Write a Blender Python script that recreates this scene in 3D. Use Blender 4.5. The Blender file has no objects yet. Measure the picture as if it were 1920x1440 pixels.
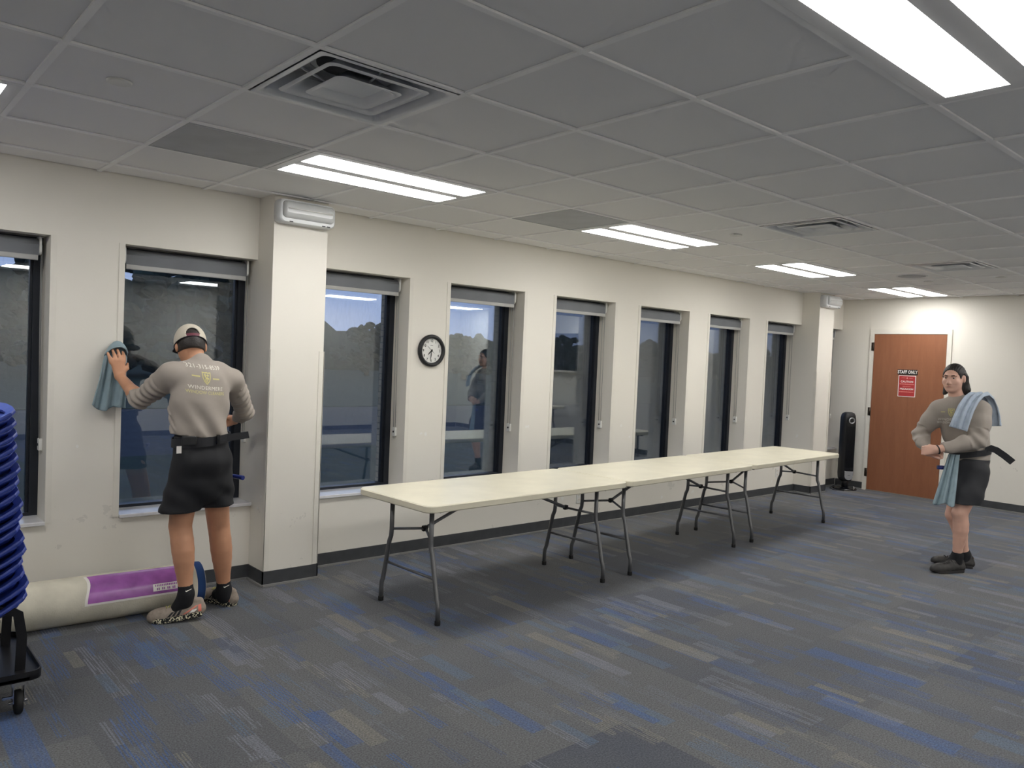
import bpy, bmesh, math, random
import numpy as np
from mathutils import Vector, Matrix, Euler
from mathutils.bvhtree import BVHTree

# ---------------------------------------------------------------- camera, world, exposure
SC = bpy.context.scene
COL = SC.collection
CAM_H, CEIL, WALL_Y, DOOR_X = 1.5706, 2.5593, 5.093, 10.576
F_PX, YAW, PITCH, ROLL = 1463.66, 0.72520, -0.03316, 0.04259
def cam_axes():
    fw = np.array([math.sin(YAW)*math.cos(PITCH), math.cos(YAW)*math.cos(PITCH), math.sin(PITCH)])
    rt = np.array([math.cos(YAW), -math.sin(YAW), 0.0]); up = np.cross(rt, fw)
    return (math.cos(ROLL)*rt + math.sin(ROLL)*up, -math.sin(ROLL)*rt + math.cos(ROLL)*up, fw)
CR, CU, CF = cam_axes()
CP = np.array([0, 0, CAM_H])
cd = bpy.data.cameras.new('camera'); cam = bpy.data.objects.new('camera', cd); COL.objects.link(cam)
cd.sensor_width = 36.0; cd.lens = F_PX*36.0/1920.0; cd.clip_start = 0.05; cd.clip_end = 400
cam.matrix_world = Matrix(((CR[0], CU[0], -CF[0], CP[0]), (CR[1], CU[1], -CF[1], CP[1]), (CR[2], CU[2], -CF[2], CP[2]), (0, 0, 0, 1)))
SC.camera = cam
SC.cycles.max_bounces = 7; SC.cycles.diffuse_bounces = 5; SC.cycles.glossy_bounces = 3; SC.cycles.transmission_bounces = 3; SC.cycles.caustics_reflective = False; SC.cycles.caustics_refractive = False; SC.cycles.use_adaptive_sampling = True; SC.cycles.adaptive_threshold = .09; SC.cycles.adaptive_min_samples = 28; SC.cycles.sample_clamp_indirect = 6.0
SC.view_settings.view_transform = 'Standard'; SC.view_settings.look = 'None'
SC.view_settings.exposure = 0.0; SC.view_settings.gamma = 1.0; SC.view_settings.use_curve_mapping = False
LAMP = 16.5      # ceiling lens emission
SKY = 1.0       # dusk sky strength

world = bpy.data.worlds.new('dusk_sky'); SC.world = world; world.use_nodes = True
def build_world():
    nt = world.node_tree; nt.nodes.clear(); N = nt.nodes.new; L = nt.links.new
    out = N('ShaderNodeOutputWorld'); bg = N('ShaderNodeBackground'); tc = N('ShaderNodeTexCoord')
    sep = N('ShaderNodeSeparateXYZ'); ramp = N('ShaderNodeValToRGB'); noi = N('ShaderNodeTexNoise'); mp = N('ShaderNodeMapping')
    cr = N('ShaderNodeValToRGB'); mix = N('ShaderNodeMix'); mix.data_type = 'RGBA'
    L(tc.outputs['Generated'], sep.inputs[0]); L(sep.outputs['Z'], ramp.inputs[0])
    e = ramp.color_ramp; e.elements[0].position = 0.0; e.elements[0].color = (.60, .66, .98, 1)
    e.elements[1].position = 1.0; e.elements[1].color = (.16, .27, .66, 1)
    x = e.elements.new(.25); x.color = (.40, .56, 1.0, 1)
    mp.inputs['Scale'].default_value = (1, 1, 4); L(tc.outputs['Generated'], mp.inputs[0]); L(mp.outputs[0], noi.inputs['Vector'])
    noi.inputs['Scale'].default_value = 2.6; noi.inputs['Detail'].default_value = 6
    L(noi.outputs[0], cr.inputs[0]); cr.color_ramp.elements[0].position = .46; cr.color_ramp.elements[1].position = .68
    cr.color_ramp.elements[1].color = (.75, .75, .75, 1)
    L(cr.outputs[0], mix.inputs[0]); L(ramp.outputs[0], mix.inputs[6]); mix.inputs[7].default_value = (.62, .64, .88, 1)
    L(mix.outputs[2], bg.inputs[0]); bg.inputs[1].default_value = SKY; L(bg.outputs[0], out.inputs[0])
build_world()

# ---------------------------------------------------------------- helpers
def A(*t): return np.array(t, float)
def ray(x, y): return CF + CR*(x-960)/F_PX - CU*(y-720)/F_PX
def at(x, y, Y): d = ray(x, y); return CP + d*(Y/d[1])             # point of the pixel ray at depth Y
def atz(x, y, z): d = ray(x, y); return CP + d*((z-CAM_H)/d[2])
def atx(x, y, X): d = ray(x, y); return CP + d*(X/d[0])
_n2 = A(6.95, 2.3, 0)/math.hypot(6.95, 2.3)
def atd(x, y, dd): d = ray(x, y); return CP + d*(dd/(d@_n2))
def in_view(P, m=60):
    q = np.array(P, float)-CP; d = q@CF
    if d < .1: return False
    x = 960+F_PX*(q@CR)/d; y = 720-F_PX*(q@CU)/d
    return -m < x < 1920+m and -m < y < 1440+m

class MB:
    """collects geometry; build() links it as one mesh object"""
    def __init__(s): s.v = []; s.f = []; s.sm = []; s.mi = []
    def add(s, vs, fs, smooth=False, mi=0):
        o = len(s.v); s.v += [tuple(map(float, v)) for v in vs]
        for f in fs: s.f.append([o+i for i in f]); s.sm.append(smooth); s.mi.append(mi)
        return s
    def box(s, x0, x1, y0, y1, z0, z1, M=None):
        v = [(x, y, z) for z in (z0, z1) for y in (y0, y1) for x in (x0, x1)]
        if M is not None: v = [tuple(M @ Vector(p)) for p in v]
        return s.add(v, [(0, 2, 3, 1), (4, 5, 7, 6), (0, 1, 5, 4), (2, 6, 7, 3), (0, 4, 6, 2), (1, 3, 7, 5)])
    def loft(s, rings, cap=True, smooth=True, closed=True, mi=0):
        n = len(rings[0]); o = len(s.v); vs = [p for r in rings for p in r]; fs = []
        for i in range(len(rings)-1):
            for j in range(n if closed else n-1):
                k = (j+1) % n
                fs.append((i*n+j, i*n+k, (i+1)*n+k, (i+1)*n+j))
        s.add(vs, fs, smooth, mi)
        if cap:
            s.f.append([o+j for j in range(n)][::-1]); s.sm.append(False); s.mi.append(mi)
            s.f.append([o+(len(rings)-1)*n+j for j in range(n)]); s.sm.append(False); s.mi.append(mi)
        return s
    def prism(s, poly, z0, z1, M=None, ch=0.0, smooth=False):
        """2D polygon (counter-clockwise) extruded along z, edges chamfered by ch"""
        def ins(d):
            P = [Vector(p) for p in poly]; n = len(P); out = []
            for i in range(n):
                a = (P[i]-P[i-1]); b = (P[(i+1) % n]-P[i])
                a = a.normalized() if a.length > 1e-9 else b.normalized(); b = b.normalized() if b.length > 1e-9 else a
                na = Vector((-a.y, a.x)); nb = Vector((-b.y, b.x)); m = na+nb
                m = m/max(.3, m.length_squared/2) if m.length > 1e-6 else na
                out.append(P[i]+m*d)
            return out
        rs = [(0, z0), (0, z1)] if ch <= 0 else [(ch, z0), (0, z0+ch), (0, z1-ch), (ch, z1)]
        rings = []
        for d, z in rs:
            r = [Vector((p[0], p[1], z)) for p in (ins(d) if d else poly)]
            rings.append([tuple(M @ p) if M is not None else tuple(p) for p in r])
        return s.loft(rings, True, smooth)
    def tube(s, path, r, n=8, cap=True, smooth=True, mi=0):
        P = [Vector(p) for p in path]; R = r if hasattr(r, '__len__') else [r]*len(P)
        t0 = (P[1]-P[0]).normalized(); u = t0.orthogonal().normalized(); rings = []
        for i, p in enumerate(P):
            t = (P[min(i+1, len(P)-1)]-P[max(i-1, 0)]).normalized()
            u = (u-t*u.dot(t)); u = u.normalized() if u.length > 1e-6 else t.orthogonal().normalized()
            w = t.cross(u)
            rings.append([tuple(p+(u*math.cos(a)+w*math.sin(a))*R[i]) for a in [2*math.pi*j/n for j in range(n)]])
        return s.loft(rings, cap, smooth, mi=mi)
    def lathe(s, prof, n=24, M=None, smooth=True):
        rings = []
        for r, z in prof:
            v = [Vector((r*math.cos(2*math.pi*j/n), r*math.sin(2*math.pi*j/n), z)) for j in range(n)]
            rings.append([tuple(M @ p) if M is not None else tuple(p) for p in v])
        return s.loft(rings, True, smooth)
    def sheet(s, fn, nu, nv, th, smooth=True):
        """two-sided cloth: fn(u,v)->point; thickness th"""
        g = np.array([[fn(i/nu, j/nv) for i in range(nu+1)] for j in range(nv+1)], float)
        du = np.gradient(g, axis=1); dv = np.gradient(g, axis=0); nn = np.cross(du, dv)
        nn /= np.maximum(np.linalg.norm(nn, axis=2, keepdims=True), 1e-9)
        w = nu+1; a = (g+nn*th/2).reshape(-1, 3); b = (g-nn*th/2).reshape(-1, 3); o = len(a); fs = []
        for j in range(nv):
            for i in range(nu):
                q = (j*w+i, j*w+i+1, (j+1)*w+i+1, (j+1)*w+i); fs.append(q); fs.append(tuple(o+k for k in q[::-1]))
        for i in range(nu):
            fs.append((i, o+i, o+i+1, i+1)); k = nv*w+i; fs.append((k+1, o+k+1, o+k, k))
        for j in range(nv):
            fs.append((j*w, (j+1)*w, o+(j+1)*w, o+j*w)); k = j*w+nu; fs.append((k, o+k, o+k+w, k+w))
        return s.add(np.vstack([a, b]), fs, smooth)
    def mesh(s, name, origin=(0, 0, 0)):
        me = bpy.data.meshes.new(name); o = origin
        me.from_pydata([(v[0]-o[0], v[1]-o[1], v[2]-o[2]) for v in s.v], [], s.f)
        me.polygons.foreach_set('use_smooth', s.sm); me.polygons.foreach_set('material_index', s.mi); me.update()
        bm = bmesh.new(); bm.from_mesh(me); bmesh.ops.recalc_face_normals(bm, faces=bm.faces); bm.to_mesh(me); bm.free()
        return me
    def build(s, name, mat, parent=None, origin=None, loc=None):
        """origin: world point subtracted from the vertices (the root's location)"""
        me = s.mesh(name, origin or (0, 0, 0))
        return link(name, me, mat, parent, loc if loc is not None else ((0, 0, 0) if (parent or origin is None) else origin))
def link(name, me, mat, parent=None, loc=(0, 0, 0)):
    o = bpy.data.objects.new(name, me); COL.objects.link(o); o.location = loc
    if mat is not None and not me.materials:
        for m in (mat if isinstance(mat, (list, tuple)) else [mat]): me.materials.append(m)
    if parent: o.parent = parent
    return o
def empty(name, loc=(0, 0, 0), rz=0.0):
    o = bpy.data.objects.new(name, None); COL.objects.link(o); o.location = loc; o.rotation_euler = (0, 0, rz); o.empty_display_size = .05
    return o
def tag(o, label=None, cat=None, group=None, kind=None):
    if label: o['label'] = label
    if cat: o['category'] = cat
    if group: o['group'] = group
    if kind: o['kind'] = kind
    return o
def thing(name, label, cat, loc=(0, 0, 0), rz=0.0, group=None): return tag(empty(name, loc, rz), label, cat, group)
def copy_tree(o, parent=None):
    c = o.copy(); COL.objects.link(c); c.parent = parent
    for ch in list(o.children): copy_tree(ch, c)
    return c
def rrect(x0, x1, y0, y1, r, n=5):
    out = []
    for cx, cy, a0 in ((x1-r, y1-r, 0), (x0+r, y1-r, 90), (x0+r, y0+r, 180), (x1-r, y0+r, 270)):
        for i in range(n+1):
            a = math.radians(a0+90*i/n); out.append((cx+r*math.cos(a), cy+r*math.sin(a)))
    return out
def frame_mat(origin, ux, uy, uz): return Matrix(((ux[0], uy[0], uz[0], origin[0]), (ux[1], uy[1], uz[1], origin[1]), (ux[2], uy[2], uz[2], origin[2]), (0, 0, 0, 1)))
_txt = {}
def text_geo(s, size, align='CENTER', spacing=1.0, bold=0.0):
    """vertices / faces of a flat piece of lettering in the xy plane"""
    c = bpy.data.curves.new('t', 'FONT'); c.body = s; c.size = size; c.align_x = align; c.align_y = 'CENTER'
    c.space_character = spacing; c.offset = bold; c.resolution_u = 3
    o = bpy.data.objects.new('t', c); COL.objects.link(o)
    dg = bpy.context.evaluated_depsgraph_get(); me = bpy.data.meshes.new_from_object(o.evaluated_get(dg))
    v = [tuple(p.co) for p in me.vertices]; f = [tuple(p.vertices) for p in me.polygons]
    bpy.data.objects.remove(o); bpy.data.curves.remove(c); bpy.data.meshes.remove(me)
    return v, f
def add_text(mb, s, size, M, sx=1.0, **k):
    v, f = text_geo(s, size, **k)
    if v: mb.add([tuple(M @ Vector((p[0]*sx, p[1], 0))) for p in v], f)

# ---------------------------------------------------------------- materials
def new_mat(name):
    m = bpy.data.materials.new(name); m.use_nodes = True; nt = m.node_tree
    return m, nt, nt.nodes['Principled BSDF'], nt.nodes.new, nt.links.new
def srgb(r, g, b):
    f = lambda c: (c/255/12.92 if c/255 <= .04045 else ((c/255+.055)/1.055)**2.4)
    return (f(r), f(g), f(b), 1)
def plain(name, col, rough=.6, metal=0.0, spec=.5, var=.08, scale=6.0, bump=0.0, bscale=200, sheen=0.0):
    """principled with soft procedural variation and optional fine relief"""
    m, nt, b, N, L = new_mat(name)
    tc = N('ShaderNodeTexCoord'); no = N('ShaderNodeTexNoise'); no.inputs['Scale'].default_value = scale; no.inputs['Detail'].default_value = 2
    L(tc.outputs['Object'], no.inputs['Vector'])
    mr = N('ShaderNodeMapRange'); mr.inputs[1].default_value = .3; mr.inputs[2].default_value = .7; mr.inputs[3].default_value = 1-var; mr.inputs[4].default_value = 1+var
    L(no.outputs[0], mr.inputs[0])
    mx = N('ShaderNodeVectorMath'); mx.operation = 'SCALE'; mx.inputs[0].default_value = col[:3]; L(mr.outputs[0], mx.inputs['Scale'])
    L(mx.outputs[0], b.inputs['Base Color'])
    b.inputs['Roughness'].default_value = rough; b.inputs['Metallic'].default_value = metal; b.inputs['Specular IOR Level'].default_value = spec
    if sheen: b.inputs['Sheen Weight'].default_value = sheen
    if bump:
        n2 = N('ShaderNodeTexNoise'); n2.inputs['Scale'].default_value = bscale; L(tc.outputs['Object'], n2.inputs['Vector'])
        bp = N('ShaderNodeBump'); bp.inputs['Strength'].default_value = bump; bp.inputs['Distance'].default_value = .002
        L(n2.outputs[0], bp.inputs['Height']); L(bp.outputs[0], b.inputs['Normal'])
    return m
def emit(name, col, st):
    m, nt, b, N, L = new_mat(name)
    b.inputs['Base Color'].default_value = col; b.inputs['Emission Color'].default_value = col; b.inputs['Emission Strength'].default_value = st
    return m
def math_node(N, L, op, a, b=None, c=None):
    n = N('ShaderNodeMath'); n.operation = op
    for i, x in enumerate((a, b, c)):
        if x is None: continue
        if isinstance(x, (int, float)): n.inputs[i].default_value = x
        else: L(x, n.inputs[i])
    return n.outputs[0]
def mix_col(N, L, fac, a, b):
    n = N('ShaderNodeMix'); n.data_type = 'RGBA'
    for i, x in ((0, fac), (6, a), (7, b)):
        if isinstance(x, (int, float)): n.inputs[i].default_value = x
        elif isinstance(x, tuple): n.inputs[i].default_value = x
        else: L(x, n.inputs[i])
    return n.outputs[2]
def wall_mat():
    m, nt, b, N, L = new_mat('wall_paint')
    g = N('ShaderNodeNewGeometry'); no = N('ShaderNodeTexNoise'); no.inputs['Scale'].default_value = 1.1; no.inputs['Detail'].default_value = 2
    L(g.outputs['Position'], no.inputs['Vector'])
    c = mix_col(N, L, no.outputs[0], srgb(227, 223, 213), srgb(233, 229, 220))
    sp = N('ShaderNodeTexNoise'); sp.inputs['Scale'].default_value = 9; sp.inputs['Detail'].default_value = 2; L(g.outputs['Position'], sp.inputs['Vector'])
    s = N('ShaderNodeSeparateXYZ'); L(g.outputs['Position'], s.inputs[0])
    low = math_node(N, L, 'LESS_THAN', s.outputs[2], 1.0)
    spot = math_node(N, L, 'MULTIPLY', math_node(N, L, 'GREATER_THAN', sp.outputs[0], .735), low)
    c = mix_col(N, L, math_node(N, L, 'MULTIPLY', spot, .8), c, srgb(236, 235, 230))
    sc = N('ShaderNodeTexNoise'); sc.inputs['Scale'].default_value = 5; sc.inputs['Detail'].default_value = 4; sc.inputs['Roughness'].default_value = .7; L(g.outputs['Position'], sc.inputs['Vector'])
    scuff = math_node(N, L, 'MULTIPLY', math_node(N, L, 'GREATER_THAN', sc.outputs[0], .66), math_node(N, L, 'LESS_THAN', s.outputs[2], .6))
    c = mix_col(N, L, math_node(N, L, 'MULTIPLY', scuff, .18), c, srgb(150, 148, 142))
    L(c, b.inputs['Base Color']); b.inputs['Roughness'].default_value = .62; b.inputs['Specular IOR Level'].default_value = .3
    return m
def carpet_mat():
    m, nt, b, N, L = new_mat('carpet_weave')
    g = N('ShaderNodeNewGeometry'); s = N('ShaderNodeSeparateXYZ'); L(g.outputs['Position'], s.inputs[0])
    oi = N('ShaderNodeObjectInfo')
    X, Y = s.outputs[0], s.outputs[1]
    def M(op, a, b_=None): return math_node(N, L, op, a, b_)
    def wn2(u, v):
        w = N('ShaderNodeTexWhiteNoise'); w.noise_dimensions = '2D'; cb = N('ShaderNodeCombineXYZ'); L(u, cb.inputs[0]); L(v, cb.inputs[1]); L(cb.outputs[0], w.inputs['Vector']); return w
    fine = N('ShaderNodeTexNoise'); fine.inputs['Scale'].default_value = 135; fine.inputs['Detail'].default_value = 3; fine.inputs['Roughness'].default_value = .7; L(g.outputs['Position'], fine.inputs['Vector'])
    big = N('ShaderNodeTexNoise'); big.inputs['Scale'].default_value = 1.7; big.inputs['Detail'].default_value = 2; L(g.outputs['Position'], big.inputs['Vector'])
    # ground colour: charcoal to grey-brown, shifted from tile to tile
    gfac = M('MULTIPLY_ADD', big.outputs[0], .55); nt.nodes[-1].inputs[2].default_value = 0.0
    gf = M('ADD', gfac, M('MULTIPLY', oi.outputs['Random'], .55))
    cr = N('ShaderNodeValToRGB'); L(gf, cr.inputs[0]); e = cr.color_ramp
    e.elements[0].position = .15; e.elements[0].color = srgb(66, 71, 82); e.elements[1].position = .85; e.elements[1].color = srgb(92, 93, 94)
    x = e.elements.new(.5); x.color = srgb(80, 82, 86)
    col = cr.outputs[0]
    frag = N('ShaderNodeTexNoise'); frag.inputs['Scale'].default_value = 1.0; frag.inputs['Detail'].default_value = 1
    mpv = N('ShaderNodeMapping'); mpv.inputs['Scale'].default_value = (75, 5, 1); L(g.outputs['Position'], mpv.inputs[0]); L(mpv.outputs[0], frag.inputs['Vector'])
    br = M('GREATER_THAN', frag.outputs[0], .44)
    # woven dashes running along Y: two layers of cells, each cell one colour or none
    for k, (cw, cl, thr, seed) in enumerate(((.085, .36, .74, 3.7), (.052, .24, .76, 11.3), (.12, .6, .84, 23.1))):
        u = M('FLOOR', M('DIVIDE', M('ADD', X, seed), cw))
        cbu = N('ShaderNodeTexWhiteNoise'); cbu.noise_dimensions = '1D'; L(u, cbu.inputs['W'])
        v = M('FLOOR', M('ADD', M('DIVIDE', Y, cl), M('MULTIPLY', cbu.outputs['Value'], 7.0)))
        w = wn2(u, v); on = M('GREATER_THAN', w.outputs['Value'], thr)
        sp = N('ShaderNodeSeparateColor'); L(w.outputs['Color'], sp.inputs[0])
        pal = N('ShaderNodeValToRGB'); pal.color_ramp.interpolation = 'CONSTANT'; L(sp.outputs[1], pal.inputs[0]); pe = pal.color_ramp
        pe.elements[0].position = 0; pe.elements[0].color = srgb(54, 84, 132)
        pe.elements[1].position = .28; pe.elements[1].color = srgb(80, 99, 121)
        for ps, c in ((.44, srgb(116, 118, 128)), (.62, srgb(122, 118, 108)), (.74, srgb(68, 80, 104)), (.88, srgb(98, 102, 110))): y = pe.elements.new(ps); y.color = c
        # narrow yarn lines inside the dash
        ln = M('GREATER_THAN', M('FRACT', M('DIVIDE', X, .0135)), .42)
        solid = M('GREATER_THAN', sp.outputs[2], .74)
        body = M('MAXIMUM', ln, M('MULTIPLY', solid, .8))
        fac = M('MULTIPLY', M('MULTIPLY', on, body), M('MULTIPLY', M('MAXIMUM', br, M('MULTIPLY', solid, .7)), .60))
        col = mix_col(N, L, fac, col, pal.outputs[0])
    mr = N('ShaderNodeMapRange'); L(fine.outputs[0], mr.inputs[0]); mr.inputs[1].default_value = .32; mr.inputs[2].default_value = .68; mr.inputs[3].default_value = .45; mr.inputs[4].default_value = 1.5
    vm = N('ShaderNodeVectorMath'); vm.operation = 'SCALE'; L(col, vm.inputs[0]); L(mr.outputs[0], vm.inputs['Scale'])
    L(vm.outputs[0], b.inputs['Base Color']); b.inputs['Roughness'].default_value = .95; b.inputs['Specular IOR Level'].default_value = .15
    b.inputs['Sheen Weight'].default_value = .15
    bp = N('ShaderNodeBump'); bp.inputs['Strength'].default_value = .6; bp.inputs['Distance'].default_value = .003; L(fine.outputs[0], bp.inputs['Height']); L(bp.outputs[0], b.inputs['Normal'])
    return m
def wood_mat(name, c1, c2, c3):
    m, nt, b, N, L = new_mat(name)
    tc = N('ShaderNodeTexCoord'); mp = N('ShaderNodeMapping'); mp.inputs['Scale'].default_value = (6, 6, .8); L(tc.outputs['Object'], mp.inputs[0])
    n1 = N('ShaderNodeTexNoise'); n1.inputs['Scale'].default_value = 3; n1.inputs['Detail'].default_value = 8; n1.inputs['Distortion'].default_value = .6; L(mp.outputs[0], n1.inputs['Vector'])
    mp2 = N('ShaderNodeMapping'); mp2.inputs['Scale'].default_value = (60, 60, 3); L(tc.outputs['Object'], mp2.inputs[0])
    n2 = N('ShaderNodeTexNoise'); n2.inputs['Scale'].default_value = 4; n2.inputs['Detail'].default_value = 4; L(mp2.outputs[0], n2.inputs['Vector'])
    c = mix_col(N, L, n1.outputs[0], c1, c2); c = mix_col(N, L, math_node(N, L, 'MULTIPLY', n2.outputs[0], .45), c, c3)
    L(c, b.inputs['Base Color']); b.inputs['Roughness'].default_value = .38
    return m
def glass_mat():
    m, nt, b, N, L = new_mat('window_glass'); nt.nodes.remove(b); out = nt.nodes['Material Output']
    fr = N('ShaderNodeFresnel'); fr.inputs['IOR'].default_value = 1.52
    refl = math_node(N, L, 'MULTIPLY_ADD', fr.outputs[0], 1.75); nt.nodes[-1].inputs[2].default_value = .035
    refl = math_node(N, L, 'MINIMUM', refl, .9)
    tr = N('ShaderNodeBsdfTransparent'); tr.inputs[0].default_value = (.80, .86, .88, 1)
    gl = N('ShaderNodeBsdfGlossy'); gl.inputs['Roughness'].default_value = .012; gl.inputs['Color'].default_value = (.95, .97, 1, 1)
    mx = N('ShaderNodeMixShader'); L(refl, mx.inputs[0]); L(tr.outputs[0], mx.inputs[1]); L(gl.outputs[0], mx.inputs[2])
    # beads of condensation with vertical runs
    g = N('ShaderNodeNewGeometry'); mp = N('ShaderNodeMapping'); mp.inputs['Scale'].default_value = (55, 55, 9); L(g.outputs['Position'], mp.inputs[0])
    n = N('ShaderNodeTexNoise'); n.inputs['Scale'].default_value = 1.6; n.inputs['Detail'].default_value = 3; L(mp.outputs[0], n.inputs['Vector'])
    n3 = N('ShaderNodeTexNoise'); n3.inputs['Scale'].default_value = 2.2; L(g.outputs['Position'], n3.inputs['Vector'])
    f = N('ShaderNodeMapRange'); L(n.outputs[0], f.inputs[0]); f.inputs[1].default_value = .45; f.inputs[2].default_value = .75; f.inputs[4].default_value = .07
    f2 = math_node(N, L, 'MULTIPLY', f.outputs[0], n3.outputs[0])
    df = N('ShaderNodeBsdfTranslucent'); df.inputs[0].default_value = (.8, .85, .92, 1)
    mx2 = N('ShaderNodeMixShader'); L(f2, mx2.inputs[0]); L(mx.outputs[0], mx2.inputs[1]); L(df.outputs[0], mx2.inputs[2])
    L(mx2.outputs[0], out.inputs[0])
    return m
def checker_sole_mat():
    m, nt, b, N, L = new_mat('speckled_foam')
    tc = N('ShaderNodeTexCoord'); v = N('ShaderNodeTexVoronoi'); v.inputs['Scale'].default_value = 105; L(tc.outputs['Object'], v.inputs['Vector'])
    f = math_node(N, L, 'LESS_THAN', v.outputs['Distance'], .44)
    c = mix_col(N, L, f, srgb(22, 22, 22), srgb(232, 226, 196)); L(c, b.inputs['Base Color']); b.inputs['Roughness'].default_value = .6
    return m
def brick_mat():
    m, nt, b, N, L = new_mat('tan_brickwork')
    g = N('ShaderNodeNewGeometry'); s = N('ShaderNodeSeparateXYZ'); L(g.outputs['Position'], s.inputs[0]); cb = N('ShaderNodeCombineXYZ')
    L(math_node(N, L, 'ADD', s.outputs[0], s.outputs[1]), cb.inputs[0]); L(s.outputs[2], cb.inputs[1])
    br = N('ShaderNodeTexBrick'); L(cb.outputs[0], br.inputs['Vector']); br.inputs['Scale'].default_value = 5; br.inputs['Color1'].default_value = srgb(176, 160, 138); br.inputs['Color2'].default_value = srgb(190, 174, 152); br.inputs['Mortar'].default_value = srgb(120, 116, 110)
    L(br.outputs[0], b.inputs['Base Color']); b.inputs['Roughness'].default_value = .85
    return m
def tile_mat():
    m, nt, b, N, L = new_mat('mineral_fibre')
    g = N('ShaderNodeNewGeometry'); n = N('ShaderNodeTexNoise'); n.inputs['Scale'].default_value = 160; n.inputs['Detail'].default_value = 1; L(g.outputs['Position'], n.inputs['Vector'])
    oi = N('ShaderNodeObjectInfo')
    f = math_node(N, L, 'MULTIPLY_ADD', n.outputs[0], .5); L(oi.outputs['Random'], nt.nodes[-1].inputs[2])
    f = math_node(N, L, 'MULTIPLY', f, .7)
    c = mix_col(N, L, f, srgb(239, 239, 238), srgb(243, 242, 241)); L(c, b.inputs['Base Color']); b.inputs['Roughness'].default_value = .9
    return m
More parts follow.
